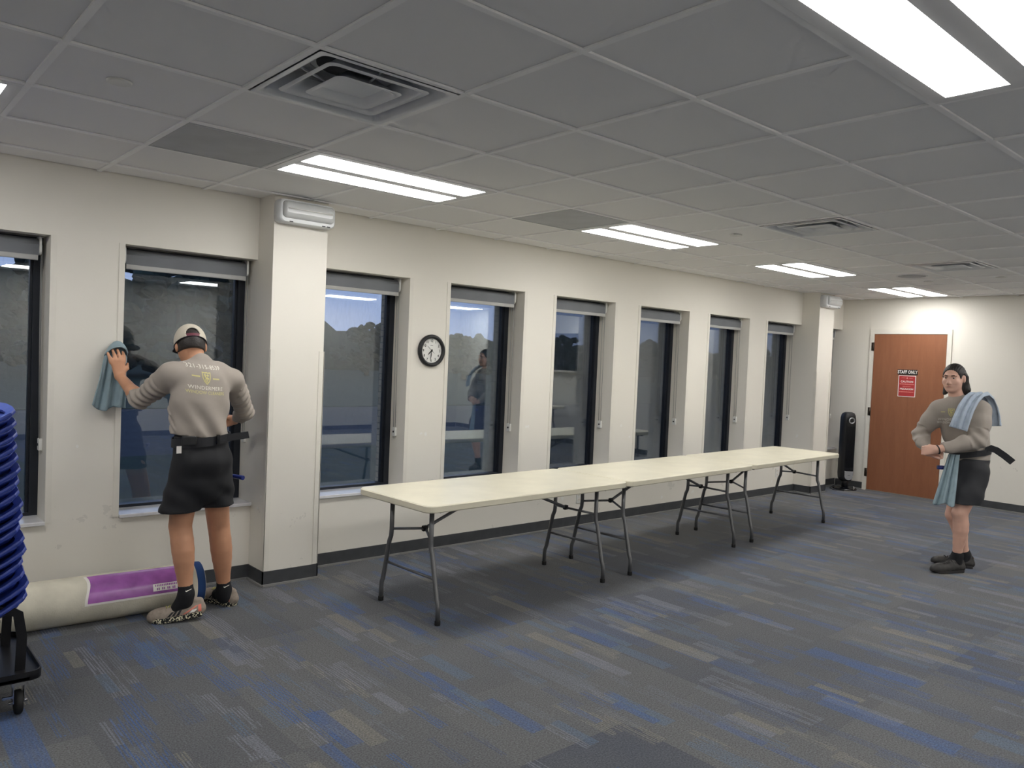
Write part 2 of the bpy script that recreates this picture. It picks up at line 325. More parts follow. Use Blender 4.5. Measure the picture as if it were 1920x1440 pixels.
MT = dict(
    wall=wall_mat(), carpet=carpet_mat(), tile=tile_mat(), glass=glass_mat(), brick=brick_mat(), sole=checker_sole_mat(),
    grid=plain('grid_white', srgb(252, 252, 251), .5, var=.03), trim=plain('trim_white', srgb(226, 222, 212), .4, var=.04),
    base=plain('vinyl_base', srgb(66, 68, 71), .45, var=.12, scale=14), strip=plain('base_toe', srgb(134, 134, 132), .5, var=.1),
    frame=plain('dark_bronze', srgb(36, 40, 48), .38, .3, var=.1), sill=plain('sill_stone', srgb(216, 216, 218), .12, var=.06, scale=18),
    blind=plain('blind_fabric', srgb(116, 119, 124), .8, var=.05, bump=.2, bscale=500), blindbar=plain('blind_bar', srgb(176, 176, 174), .5, var=.04),
    chain=plain('bead_chain', srgb(150, 150, 148), .4), white=plain('white_plastic', srgb(226, 226, 222), .4, var=.03),
    black=plain('black_plastic', srgb(24, 25, 28), .45, var=.1), gloss=plain('black_gloss', srgb(14, 15, 20), .18, var=.1),
    door=wood_mat('cherry_veneer', srgb(136, 86, 60), srgb(164, 108, 76), srgb(108, 68, 50)), bronze=plain('hinge_bronze', srgb(70, 58, 50), .4, .7),
    signblk=plain('sign_black', srgb(26, 24, 25), .4, var=.03), signwht=plain('sign_white', srgb(236, 234, 230), .5, var=.02), signred=plain('sign_red', srgb(176, 52, 54), .35, var=.05), signpink=plain('sign_pink', srgb(226, 150, 140), .5, var=.02),
    lens=emit('lamp_lens', (1, .985, .96, 1), LAMP), lamp=plain('lamp_white', srgb(226, 226, 226), .45, var=.02),
    vent=plain('vent_enamel', srgb(228, 230, 232), .3, var=.04), ventdark=plain('vent_throat', srgb(52, 54, 60), .7, var=.1), perf=plain('perforated_grey', srgb(186, 188, 190), .6, var=.06, bump=.8, bscale=420),
    tabletop=plain('table_plastic', srgb(228, 222, 200), .35, var=.05, scale=5, bump=.12, bscale=260), tube=plain('grey_tube', srgb(112, 113, 115), .35, .55, var=.08), rubber=plain('foot_rubber', srgb(18, 18, 19), .7),
    silver=plain('silver_paint', srgb(186, 188, 192), .25, .6, var=.03), chrome=plain('chrome', srgb(200, 200, 204), .12, 1.0, var=.03), chair=plain('blue_shell', srgb(44, 64, 150), .42, var=.06, bump=.15, bscale=300), steelblk=plain('black_steel', srgb(30, 30, 33), .35, .3, var=.15),
    rug=plain('rug_backing', srgb(206, 201, 184), .9, var=.1, scale=9, bump=.5, bscale=120), purple=plain('purple_label', srgb(158, 96, 168), .25, var=.18, scale=14), rugblue=plain('rug_edge_blue', srgb(34, 66, 118), .9, var=.12, bump=.4), paper=plain('paper', srgb(232, 228, 222), .5, var=.03),
    clear=plain('frosted_lens', srgb(206, 208, 208), .12, var=.05),
    board=plain('board_dark', srgb(38, 46, 52), .5, var=.1), lawn=plain('lawn', srgb(36, 52, 30), .95, var=.3, scale=1.5), asphalt=plain('asphalt', srgb(52, 54, 58), .9, var=.15, scale=2), leaf=plain('tree_leaf', srgb(38, 50, 34), .8, var=.4, scale=2), bark=plain('tree_bark', srgb(62, 52, 44), .9, var=.2),
    skin=plain('skin', srgb(200, 148, 116), .5, var=.06, scale=14), skin2=plain('skin_pale', srgb(216, 172, 152), .5, var=.05, scale=14), hair=plain('dark_hair', srgb(38, 32, 30), .5, var=.3, scale=60, bump=.8, bscale=160),
    shirt=plain('shirt_grey', srgb(156, 147, 138), .75, var=.05, scale=12, bump=.12, bscale=700, sheen=.1), shorts=plain('shorts_black', srgb(27, 28, 32), .8, var=.12, scale=10, bump=.15, bscale=600), shorts2=plain('shorts_charcoal', srgb(40, 41, 45), .8, var=.1, scale=10, bump=.15, bscale=600),
    webbing=plain('belt_webbing', srgb(30, 31, 36), .6, var=.1, bump=.4, bscale=420), towel=plain('towel_blue', srgb(148, 168, 176), .95, var=.1, scale=16, bump=.8, bscale=330), towel2=plain('towel_grey_blue', srgb(176, 188, 202), .95, var=.1, scale=16, bump=.8, bscale=330),
    cap=plain('cap_cream', srgb(206, 198, 182), .8, var=.05, bump=.2, bscale=500), maroon=plain('strap_maroon', srgb(108, 48, 62), .6), capdark=plain('cap_dark', srgb(36, 34, 44), .8), sock=plain('sock_black', srgb(20, 21, 25), .85, bump=.3, bscale=400),
    shoe=plain('shoe_knit', srgb(150, 138, 126), .8, var=.12, scale=60, bump=.6, bscale=260), coral=plain('shoe_coral', srgb(226, 128, 108), .6), lace=plain('lace_green', srgb(176, 172, 104), .7), shoeblk=plain('shoe_black', srgb(40, 38, 37), .55, var=.12), soleblk=plain('sole_dark', srgb(46, 44, 44), .6), rubberorange=plain('pull_tab', srgb(150, 92, 70), .7),
    toolblue=plain('tool_blue', srgb(30, 42, 110), .3), printw=plain('print_white', srgb(228, 224, 214), .6, var=.03), printy=plain('print_cream', srgb(206, 196, 132), .6, var=.03), lip=plain('lip', srgb(160, 100, 92), .5), eye=plain('eye_white', srgb(190, 178, 170), .4), iris=plain('iris', srgb(48, 40, 36), .3), brow=plain('brow', srgb(74, 56, 48), .8),
)

# ---------------------------------------------------------------- the room
GX, GY, T = 1.2093, 3.6071, 0.6096          # ceiling grid origin and module
X0, Y0 = GX-6*T, GY-11*T                    # left wall, wall behind the camera
SILL, HEAD = 0.52, 2.157
WIN = [(-1.45, -.64), (-.24, .97-.40) , (1.363, 2.19), (2.60, 3.412), (3.808, 4.617), (5.011, 5.822), (6.214, 7.034), (7.422, 8.228), (8.634, 9.455), (9.838, 10.576)]
WIN[0] = (-1.05, -.24); WIN[1] = (.155, .97)
COLUMNS = [(2.19, 2.573), (9.455, 9.838)]; COL_Y = 4.86
TH = .33                                     # thickness of the outside wall

def floor():
    fl = MB(); fl.box(X0, DOOR_X, Y0, WALL_Y+TH, -.12, -.006)
    o = tag(fl.build('floor', MT['base']), kind='structure')
    S = .61; me = MB().box(.0003, S-.0003, .0003, S-.0003, -.006, 0).mesh('carpet_tile'); me.materials.append(MT['carpet'])
    rest = MB(); ox, oy = DOOR_X-18*S, 2.15-9*S
    for i in range(-4, 18):
        for j in range(0, 14):
            x, y = ox+i*S, oy+j*S
            if x+S < X0 or y > WALL_Y or y+S < Y0: continue
            x0, x1, y0, y1 = max(x, X0), min(x+S, DOOR_X), max(y, Y0), min(y+S, WALL_Y)
            vis = any(in_view((a, b, 0), 10) for a in (x0, (x0+x1)/2, x1) for b in (y0, (y0+y1)/2, y1))
            if vis:
                if x1-x0 > S-.001 and y1-y0 > S-.001: link('carpet_tile', me, None, o, (x, y, 0))
                else: MB().box(x0+.0008, x1, y0+.0008, y1, -.006, 0).build('carpet_tile', MT['carpet'], o)
            else: rest.box(x0+.0008, x1-.0008, y0+.0008, y1-.0008, -.006, 0)
    tag(rest.build('carpet_tile_field', MT['carpet'], o), kind='stuff')
floor()

def walls():
    m = MB(); y0, y1 = WALL_Y, WALL_Y+TH
    m.box(X0-.1, DOOR_X+.1, y0, y1, -.12, SILL-.02)
    m.box(X0-.1, DOOR_X+.1, y0, y1, HEAD, CEIL+.12)
    xs = [X0-.1]+[v for w in WIN for v in w]+[DOOR_X+.1]
    for k in range(0, len(xs), 2):
        if xs[k+1]-xs[k] > .001: m.box(xs[k], xs[k+1], y0, y1, SILL-.02, HEAD)
    tag(m.build('wall_back', MT['wall']), kind='structure')
    m = MB(); dx = DOOR_X
    m.box(dx, dx+.14, Y0-.1, 3.735, -.12, CEIL+.12); m.box(dx, dx+.14, 4.643, WALL_Y, -.12, CEIL+.12); m.box(dx, dx+.14, 3.735, 4.643, 2.105, CEIL+.12)
    m.box(dx+.12, dx+.14, 3.735, 4.643, -.12, 2.105)
    tag(m.build('wall_right', MT['wall']), kind='structure')
    tag(MB().box(X0-.12, X0, Y0-.1, WALL_Y, -.12, CEIL+.12).build('wall_left', MT['wall']), kind='structure')
    tag(MB().box(X0-.12, dx+.14, Y0-.12, Y0, -.12, CEIL+.12).build('wall_front', MT['wall']), kind='structure')
    ext = MB()
    for a, b in zip(WIN[:-1], WIN[1:]): ext.box(a[1]+.0, b[0]-.0, y1, y1+.07, -.3, CEIL+.4)
    ext.box(X0-.1, DOOR_X+.6, y1, y1+.07, -.3, SILL-.1); ext.box(X0-.1, DOOR_X+.6, y1, y1+.07, HEAD+.02, CEIL+.5)
    tag(ext.build('wall_outside', MT['brick']), kind='structure')
    for k, (a, b) in enumerate(COLUMNS):
        c = tag(MB().box(a, b, COL_Y, WALL_Y, 0, CEIL+.02).build('wall_column_%s' % ('near', 'far')[k], MT['wall'], origin=(a, COL_Y, 0)), kind='structure')
        for x, top in ((a, 1.56), (b, 1.56)):
            s = 1 if x == a else -1
            g = MB(); g.box(min(x-.004*s, x+.034*s), max(x-.004*s, x+.034*s), COL_Y-.006, COL_Y+.001, .1, top); g.box(min(x-.006*s, x), max(x-.006*s, x), COL_Y-.006, COL_Y+.034, .1, top)
            g.build('corner_guard', MT['trim'], c, origin=(a, COL_Y, 0))
walls()

def baseboards():
    h, t = .096, .008
    def run(name, segs):
        m = MB(); e = MB()
        for (ax, ay, bx, by, nx, ny) in segs:
            for mb, d, z0, z1 in ((m, t, 0, h), (e, t+.014, 0, .012)):
                mb.box(min(ax, bx, ax+nx*d, bx+nx*d), max(ax, bx, ax+nx*d, bx+nx*d), min(ay, by, ay+ny*d, by+ny*d), max(ay, by, ay+ny*d, by+ny*d), z0, z1)
        o = tag(m.build(name, MT['base']), kind='structure'); e.build('toe_strip', MT['strip'], o)
    W, Cy = WALL_Y, COL_Y; (a, b), (c, d) = COLUMNS
    run('baseboard_back', [(X0, W, a, W, 0, -1), (a, W, a, Cy-.008, -1, 0), (a-.008, Cy, b+.008, Cy, 0, -1), (b, W, b, Cy-.008, 1, 0), (b, W, c, W, 0, -1), (c, W, c, Cy-.008, -1, 0), (c-.008, Cy, d+.008, Cy, 0, -1), (d, W, d, Cy-.008, 1, 0), (d, W, DOOR_X, W, 0, -1)])
    run('baseboard_right', [(DOOR_X, W-.02, DOOR_X, 4.70, -1, 0), (DOOR_X, 3.68, DOOR_X, Y0, -1, 0)])
    run('baseboard_left', [(X0, W-.02, X0, Y0, 1, 0)]); run('baseboard_front', [(X0+.02, Y0, DOOR_X-.02, Y0, 0, 1)])
baseboards()

# ---------------------------------------------------------------- windows and their roller blinds
BL = ['grey roller blind rolled up over the leftmost window', 'grey roller blind over the window behind the stacked blue chairs', 'grey roller blind over the window being washed', 'grey roller blind just right of the near column',
      'grey roller blind over the window right of the clock', 'grey roller blind over second window right of the clock', 'grey roller blind over third window right of the clock', 'grey roller blind over fourth window right of the clock',
      'grey roller blind of the window left of the far column', 'grey roller blind hidden between far column and door wall']
def windows():
    for k, (a, b) in enumerate(WIN):
        ya = WALL_Y+.20; r = tag(empty('window_%d' % (k+1), (a, WALL_Y, SILL)), kind='structure'); o = (a, WALL_Y, SILL)
        f = MB(); fw = .046
        for x0, x1, z0, z1 in ((a, a+fw, SILL, HEAD), (b-fw, b, SILL, HEAD), (a+fw, b-fw, SILL, SILL+.018), (a+fw, b-fw, HEAD-.05, HEAD)):
            f.box(x0, x1, ya, ya+.075, z0, z1)
        for x0, x1 in ((b-fw-.014, b-fw),): f.box(x0, x1, ya+.024, ya+.06, SILL+.018, HEAD-.05)
        f.build('window_frame', MT['frame'], r, o)
        MB().box(a+fw-.004, b-fw-.008, ya+.036, ya+.042, SILL+.014, HEAD-.045).build('pane', MT['glass'], r, o)
        s = MB(); s.prism([(a+(.001 if k else 0), WALL_Y-.022), (b-.001, WALL_Y-.022), (b-.001, ya), (a+.001, ya)], SILL-.022, SILL, ch=.003)
        s.build('window_sill', MT['sill'], r, o)
        for x0, x1 in ((a-.033, a), (b, b+.033)):
            if k == 2 and x0 > 2 or k == 3 and x0 < 3 or k == 8 and x0 > 9 or k == 9: continue
            j = MB(); j.box(x0, x1, WALL_Y-.005, WALL_Y+.001, SILL-.012, HEAD+.002)
            j.build('jamb_bead', MT['trim'], r, o)
        # blind
        xa, xb = a+.018, b-.03; yb = WALL_Y+.125; zc = HEAD-.052
        bl = thing('roller_blind', BL[k], 'blind', (xa, yb, zc), group='roller blinds above the windows'); ob = (xa, yb, zc)
        R = lambda x: frame_mat((x, yb, zc), (0, 1, 0), (0, 0, 1), (1, 0, 0))
        MB().lathe([(.037, 0), (.037, xb-xa-.02)], 18, R(xa+.01)).build('roller', MT['blind'], bl, ob)
        MB().box(xa+.012, xb-.012, yb-.037, yb-.0355, HEAD-.115, zc).build('fabric', MT['blind'], bl, ob)
        MB().prism(rrect(yb-.043, yb-.029, HEAD-.142, HEAD-.112, .006, 3), xa+.014, xb-.016, frame_mat((0, 0, 0), (0, 1, 0), (0, 0, 1), (1, 0, 0))).build('bottom_bar', MT['blindbar'], bl, ob)
        for x in (xa-.002, xb-.01):
            MB().prism(rrect(yb-.045, yb+.045, HEAD-.108, HEAD-.002, .02, 4), x, x+.012, frame_mat((0, 0, 0), (0, 1, 0), (0, 0, 1), (1, 0, 0))).build('bracket', MT['white'], bl, ob)
        ch = MB()
        for dy in (-.016, .016): ch.tube([(xb+.008, yb+dy, zc), (xb+.012, yb+dy, 1.5), (b-.012, yb+dy*.8, .965)], .0022, 6)
        ch.build('bead_chain', MT['chain'], bl, ob)
        t = MB(); t.prism(rrect(yb-.022, yb+.022, .915, .985, .006, 3), b-.018, b-.0005, frame_mat((0, 0, 0), (0, 1, 0), (0, 0, 1), (1, 0, 0)), ch=.002)
        tn = t.build('chain_tensioner', MT['white'], bl, ob)
        MB().lathe([(.008, 0), (.008, .004)], 12, frame_mat((b-.0175, yb, .95), (0, 1, 0), (0, 0, 1), (-1, 0, 0))).build('tensioner_wheel', MT['black'], tn, ob)
windows()

# ---------------------------------------------------------------- ceiling
LIGHTS = [(i, j) for j in (0, -5, -10) for i in (-3, 1, 5, 9, 13)]
VENTS = [(0, -2), (6, -2), (10, -2)]; GRILLES = [(0, 0), (4, 0)]
def ceiling():
    zb = CEIL+.11
    c = tag(MB().box(X0, DOOR_X, Y0, WALL_Y, zb, zb+.03).build('ceiling', MT['tile']), kind='structure')
    taken = set(VENTS+GRILLES)
    for i, j in LIGHTS: taken |= {(i, j), (i+1, j)}
    g = .012; full = MB().box(g, T-g, g, T-g, CEIL+.009, CEIL+.02).mesh('ceiling_tile'); full.materials.append(MT['tile'])
    rest = MB()
    for i in range(-6, 16):
        for j in range(-11, 3):
            if (i, j) in taken: continue
            x, y = GX+i*T, GY+j*T; x1, y1 = min(x+T, DOOR_X), min(y+T, WALL_Y)
            if in_view((x+T/2, y+T/2, CEIL), 130):
                if x1-x > T-.01 and y1-y > T-.01: link('ceiling_tile', full, None, c, (x, y, 0))
                else: MB().box(x+g, x1-.004, y+g, y1-.004, CEIL+.009, CEIL+.02).build('ceiling_tile', MT['tile'], c)
            else: rest.box(x+g, x1-.005, y+g, y1-.005, CEIL+.009, CEIL+.02)
    tag(rest.build('ceiling_tile_field', MT['tile'], c), kind='stuff')
    cells = lambda i, j: any((p, j) in LIGHTS for p in (i-1,))
    for j in range(-10, 3):
        y = GY+j*T
        MB().box(X0, DOOR_X, y-g, y+g, CEIL, CEIL+.008).build('grid_runner', MT['grid'], c)
    for i in range(-5, 16):
        x = GX+i*T; segs = []; s0 = Y0
        for (li, lj) in LIGHTS:
            pass
        cuts = sorted([(GY+lj*T, GY+(lj+1)*T) for (li, lj) in LIGHTS if li+1 == i])
        for p, q in cuts: segs.append((s0, p)); s0 = q
        segs.append((s0, WALL_Y))
        m = MB()
        for p, q in segs: m.box(x-g, x+g, p, q, CEIL+.0006, CEIL+.0086)
        m.build('cross_tee', MT['grid'], c)
ceiling()

def light_label(i, j):
    if j == 0: return {-3: 'bright ceiling light panel cut off by the left edge, above the stacked chairs', 1: 'bright ceiling light panel above the near column, right of the first vent', 5: 'second bright ceiling panel along window wall, right of the second grey grille', 9: 'third bright ceiling panel along the window wall, before the far column', 13: 'farthest bright ceiling panel, closest to the brown door'}[i]
    if j == -5 and i == 1: return 'largest brightest ceiling panel in the upper right corner of the view'
    return 'ceiling light panel behind the camera, %s row, %s from the left wall' % ({-5: 'middle', -10: 'rear', 0: 'window'}[j], {-3: 'first', 1: 'second', 5: 'third', 9: 'fourth', 13: 'fifth'}[i])
def lights():
    w, l = T, 2*T; e = .014
    base = thing('ceiling_light', '', 'light', (0, 0, CEIL))
    z = .0
    fr = MB()    # flange with two long openings, seen from below
    yc = w/2; ia, ib = e+.05, l-e-.05; strips = [(e+.048, yc-.04), (yc+.04, w-e-.048)]
    for x0, x1, y0, y1 in ((e, ia, e, w-e), (ib, l-e, e, w-e), (ia, ib, e, strips[0][0]), (ia, ib, strips[1][1], w-e)): fr.box(x0, x1, y0, y1, -.002, .03)
    fr.box(e, l-e, e, w-e, .03, .075)
    fr.build('light_pan', MT['lamp'], base)
    for a, b in strips:
        ln = MB(); rings = []
        for q, zz in ((0, .03), (0, -.001), (.03, -.0075)): rings.append([(x, y, zz) for x, y in ((ia+q, a+q), (ib-q, a+q), (ib-q, b-q), (ia+q, b-q))])
        ln.loft(rings, smooth=False); ln.build('lens', MT['lens'], base)
    MB().box(ia, ib, strips[0][1], strips[1][0], -.003, .03).build('centre_bar', MT['lamp'], base)
    for n, (i, j) in enumerate(LIGHTS):
        o = base if n == 0 else copy_tree(base)
        o.location = (GX+i*T, GY+j*T, CEIL); o['label'] = light_label(i, j); o['group'] = 'ceiling light panels' if in_view((GX+(i+1)*T, GY+(j+.5)*T, CEIL), 200) else 'ceiling light panels behind the camera'
lights()

def vents():
    lab = ['square stepped ceiling air vent nearest the camera, upper left', 'stepped ceiling air vent in the middle of the ceiling, between second and third light panels', 'small distant stepped ceiling air vent at the right, nearest the door wall']
    for n, (i, j) in enumerate(VENTS):
        loc = (GX+i*T, GY+j*T, CEIL); v = thing('air_vent', lab[n], 'vent', loc, group='square ceiling vents')
        c = T/2
        def sq(h, z, r=.03): return [(x, y, z) for x, y in rrect(c-h, c+h, c-h, c+h, r, 4)]
        MB().loft([sq(.288, -.002, .012), sq(.272, -.004), sq(.262, .0), sq(.25, .05), sq(.15, .1, .1), sq(.15, .104, .1)], cap=False).build('outer_pan', MT['vent'], v)
        MB().loft([sq(.26, .104, .02), sq(.26, .106, .02)]).build('back_plate', MT['vent'], v)
        MB().lathe([(.142, .098), (.142, .1035)], 28, Matrix.Translation((c, c, 0))).build('duct_throat', MT['ventdark'], v)
        for h, z, nm in ((.215, .004, 'outer_cone'), (.14, -.004, 'inner_cone')):
            MB().loft([sq(h, z), sq(h-.012, z-.006), sq(h-.03, z+.006), sq(h-.075, z+.05, .02), sq(h-.075, z+.054, .02), sq(h-.024, z+.012), sq(h, z)], cap=False).build(nm, MT['vent'], v)
        MB().loft([sq(.09, .018, .01), sq(.088, .02, .01)]).build('centre_plate', MT['vent'], v)
        for dx, dy in ((-1, 0), (1, 0), (0, -1), (0, 1)): MB().tube([(c+dx*.12, c+dy*.12, .012), (c+dx*.2, c+dy*.2, .03), (c+dx*.25, c+dy*.25, .05)], .005, 6).build('hanger', MT['vent'], v)
    gl = ['plain grey perforated ceiling grille left of the nearest light panel', 'plain grey perforated ceiling grille beside the second light panel']
    for n, (i, j) in enumerate(GRILLES):
        v = thing('return_grille', gl[n], 'grille', (GX+i*T, GY+j*T, CEIL), group='grey return grilles')
        MB().prism(rrect(.012, T-.012, .012, T-.012, .004, 2), .0012, .012).build('perforated_plate', MT['perf'], v)
        m = MB()
        for x0, x1, y0, y1 in ((.011, .026, .011, T-.011), (T-.026, T-.011, .011, T-.011), (.026, T-.026, .011, .026), (.026, T-.026, T-.026, T-.011)): m.box(x0, x1, y0, y1, -.001, .004)
        m.build('grille_frame', MT['perf'], v)
        MB().box(.04, T-.04, .024, .026, -.003, .003).build('latch_edge', MT['vent'], v)
    sp = [((.846, 3.297), 'round white sprinkler cover on the ceiling, left of the nearest air vent'), ((5.133, 3.331), 'small round sprinkler cover on the ceiling between second light and second vent'), ((8.755, 3.316), 'tiny round sprinkler cover above the farthest ceiling light'), ((8.649, 2.607), 'tiny round sprinkler cover at far right of the ceiling')]
    for (x, y), l in sp:
        s = thing('sprinkler_cover', l, 'sprinkler', (x, y, CEIL+.008), group='sprinkler covers')
        MB().lathe([(.041, -.009), (.045, -.007), (.046, -.002), (.046, -.001)], 28).build('cover_disc', MT['white'], s); MB().lathe([(.034, -.002), (.034, .008)], 24).build('collar', MT['ventdark'], s)
    s = thing('ceiling_speaker', 'round grey speaker grille in the far ceiling near the last light', 'speaker', (8.217, 3.273, CEIL+.005))
    MB().lathe([(.13, .004), (.138, -.003), (.142, -.003), (.145, .003)], 32).build('rim', MT['vent'], s); MB().lathe([(.128, .0), (.05, -.004), (.001, -.005)], 28).build('speaker_mesh', MT['perf'], s)
vents()

# ---------------------------------------------------------------- door, signs, wall fittings
def door():
    x = DOOR_X; d = tag(empty('door_1', (x, 4.643, 0)), kind='structure'); o = (x, 4.643, 0); ya, yb, zt = 3.735, 4.643, 2.10
    fr = MB(); fr.box(x-.018, x+.12, yb, yb+.054, 0, zt+.06); fr.box(x-.018, x+.12, ya-.054, ya, 0, zt+.06); fr.box(x-.018, x+.12, ya, yb, zt, zt+.06)
    fr.build('door_frame', MT['trim'], d, o)
    sl = MB(); sl.prism([(ya+.004, .012), (yb-.004, .012), (yb-.004, zt-.004), (ya+.004, zt-.004)], x-.012, x+.033, frame_mat((0, 0, 0), (0, 1, 0), (0, 0, 1), (1, 0, 0)), ch=.002)
    s = sl.build('door_slab', MT['door'], d, o)
    for z in (.24, 1.06, 1.93):
        h = MB(); h.tube([(x-.021, yb+.004, z-.055), (x-.021, yb+.004, z+.055)], .009, 10); h.box(x-.0195, x-.016, yb+.004, yb+.03, z-.055, z+.055); h.build('hinge', MT['bronze'], d, o)
    hd = MB(); hd.lathe([(.03, 0), (.03, .008), (.012, .012), (.012, .05)], 20, frame_mat((x-.012, ya+.07, .95), (0, 1, 0), (0, 0, 1), (-1, 0, 0)))
    hd.tube([(x-.06, ya+.07, .95), (x-.062, ya+.11, .95), (x-.06, ya+.19, .952)], .009, 8); hd.build('door_lever', MT['bronze'], d, o)
    MB().box(x-.02, x+.12, ya, yb, 0, .011).build('threshold', MT['strip'], d, o)
    # signs
    def R(y, z, dx=.0): return frame_mat((x-.0155-dx, y, z), (0, -1, 0), (0, 0, 1), (-1, 0, 0))
    y0, y1, z0, z1 = 4.065, 4.315, 1.571, 1.640; yc = (y0+y1)/2; zc = (z0+z1)/2
    s1 = thing('door_sign', 'black STAFF ONLY sign with white letters on the brown door', 'sign', (x-.0125, yc, z0)); o1 = (x-.0125, yc, z0)
    MB().prism(rrect(-.125, .125, -.034, .034, .003, 2), -.003, 0, R(yc, zc)).build('plate', MT['signblk'], s1, o1)
    t = MB(); add_text(t, 'STAFF ONLY', .058, R(yc, zc, .0008), sx=.70, bold=.0016, spacing=1.08); t.build('lettering', MT['signwht'], s1, o1)
    z0, z1 = 1.286, 1.562; zc = (z0+z1)/2
    s2 = thing('notice_sign', 'red caution notice with pale lettering and border on the door', 'sign', (x-.0125, 4.19, z0)); o2 = (x-.0125, 4.19, z0); yc = 4.19
    MB().prism(rrect(-.109, .109, -.138, .138, .003, 2), -.003, 0, R(yc, zc)).build('border_plate', MT['signwht'], s2, o2)
    MB().prism(rrect(-.101, .101, -.130, .130, .002, 2), 0, .0006, R(yc, zc)).build('red_panel', MT['signred'], s2, o2)
    t = MB(); add_text(t, 'CAUTION', .034, R(yc, zc+.058, .0012), sx=.95, bold=.0008, spacing=1.1); add_text(t, 'PRECAUCION', .030, R(yc, zc-.038, .0012), sx=.88, bold=.0008, spacing=1.02); t.build('lettering', MT['signwht'], s2, o2)
    t = MB(); M = R(yc, zc, .0012); rnd = random.Random(4)
    for zz, a, b, h in ((.105, -.07, -.02, .004), (.105, .02, .07, .004), (.026, -.09, .09, .009), (-.004, -.05, .05, .006), (-.075, -.09, .086, .009)):
        u = a
        while u < b:
            wd = rnd.uniform(.006, .016); v = min(u+wd, b); t.add([tuple(M @ Vector(p)) for p in ((u, zz-h/2, 0), (v, zz-h/2, 0), (v, zz+h/2, 0), (u, zz+h/2, 0))], [(0, 1, 2, 3)]); u = v+.003
    t.prism([(-.008, .097), (.008, .097), (.008, .11), (.0, .117), (-.008, .11)], 0, .0002, M)
    tag(t.build('small_print', MT['signpink'], s2, o2), kind='stuff')
door()

def emergency_light(cx, w, label, big):
    z0, z1 = 2.383, 2.535; d = .105; y = COL_Y; t = thing('emergency_light', label, 'light fitting', (cx, y, z0), group='emergency lights on the columns'); o = (cx, y, z0)
    M = frame_mat((cx, y, (z0+z1)/2), (1, 0, 0), (0, 0, 1), (0, -1, 0))
    hw, hh = w/2, (z1-z0)/2
    rings = []
    for s, zz in ((1, 0), (1, .05), (.985, .075), (.93, .088)): rings.append([tuple(M @ Vector((a*s, b*(s if s == 1 else s*.98), zz))) for a, b in rrect(-hw, hw, -hh, hh, .035, 5)])
    MB().loft(rings).build('housing', MT['vent'], t, o)
    rings = []
    for s, q, zz in ((.90, .72, .085), (.89, .70, .098), (.85, .55, .112), (.80, .30, .118)): rings.append([tuple(M @ Vector((a*s, b*q+.008, zz))) for a, b in rrect(-hw, hw, -hh, hh, .03, 5)])
    MB().loft(rings).build('diffuser', MT['clear'], t, o)
    MB().tube([tuple(M @ Vector((x, .012, .1175))) for x in (-hw*.78, hw*.78)], .004, 8).build('inner_tube', MT['white'], t, o)
    m = MB()
    for x in (-hw*.6, hw*.55, hw*.72): m.box(cx+x-.012, cx+x+.012, y-.09, y-.085, z0+.006, z0+.012)
    m.build('clip', MT['ventdark'], t, o)
emergency_light((COLUMNS[0][0]+COLUMNS[0][1])/2+.005, .40, 'emergency light fitting on top of the near white column', True)
emergency_light((COLUMNS[1][0]+COLUMNS[1][1])/2+.005, .40, 'emergency light fitting on top of the far column by the door', False)

def clock():
    cx, cz, r = 3.633, 1.602, .128; y = WALL_Y; t = thing('wall_clock', 'round black-rimmed wall clock showing half past seven', 'clock', (cx, y, cz)); o = (cx, y, cz)
    M = frame_mat((cx, y, cz), (1, 0, 0), (0, 0, 1), (0, -1, 0))
    MB().lathe([(r-.006, 0), (r, .006), (r, .02), (r-.012, .034), (r-.026, .03), (r-.031, .016), (r-.031, .012)], 48, M).build('rim', MT['black'], t, o)
    MB().lathe([(r-.03, .008), (r-.03, .0125)], 40, M).build('dial', MT['white'], t, o)
    m = MB()
    for k in range(1, 13):
        a = math.radians(90-30*k); add_text(m, str(k), .0285, M @ Matrix.Translation((.078*math.cos(a), .078*math.sin(a)-.001, .0132)), bold=.0003)
    for k in range(60):
        a = math.radians(6*k); R = M @ Matrix.Rotation(a, 4, 'Z'); m.add([tuple(R @ Vector(p)) for p in ((-.0006, .0925, .0131), (.0006, .0925, .0131), (.0006, .096, .0131), (-.0006, .096, .0131))], [(0, 1, 2, 3)])
    m.build('numerals', MT['gloss'], t, o)
    MB().box(cx-.012, cx+.012, y-.0133, y-.0131, cz+.040, cz+.0435).build('maker_mark', MT['board'], t, o)
    def hand(name, ang, l0, l1, w, z, mat):
        R = M @ Matrix.Rotation(math.radians(-ang), 4, 'Z'); MB().prism([(-w*.5, -l0), (w*.5, -l0), (w, l1*.5), (w*.25, l1), (-w*.25, l1), (-w, l1*.5)], z, z+.0012, R).build(name, mat, t, o)
    hand('hour_hand', 226, .012, .048, .0045, .0145, MT['gloss']); hand('minute_hand', 187, .014, .078, .0034, .0162, MT['gloss']); hand('second_hand', 310, .034, .058, .0011, .018, MT['gloss'])
    MB().lathe([(.0065, .013), (.0065, .0205)], 14, M).build('hub', MT['gloss'], t, o)
clock()

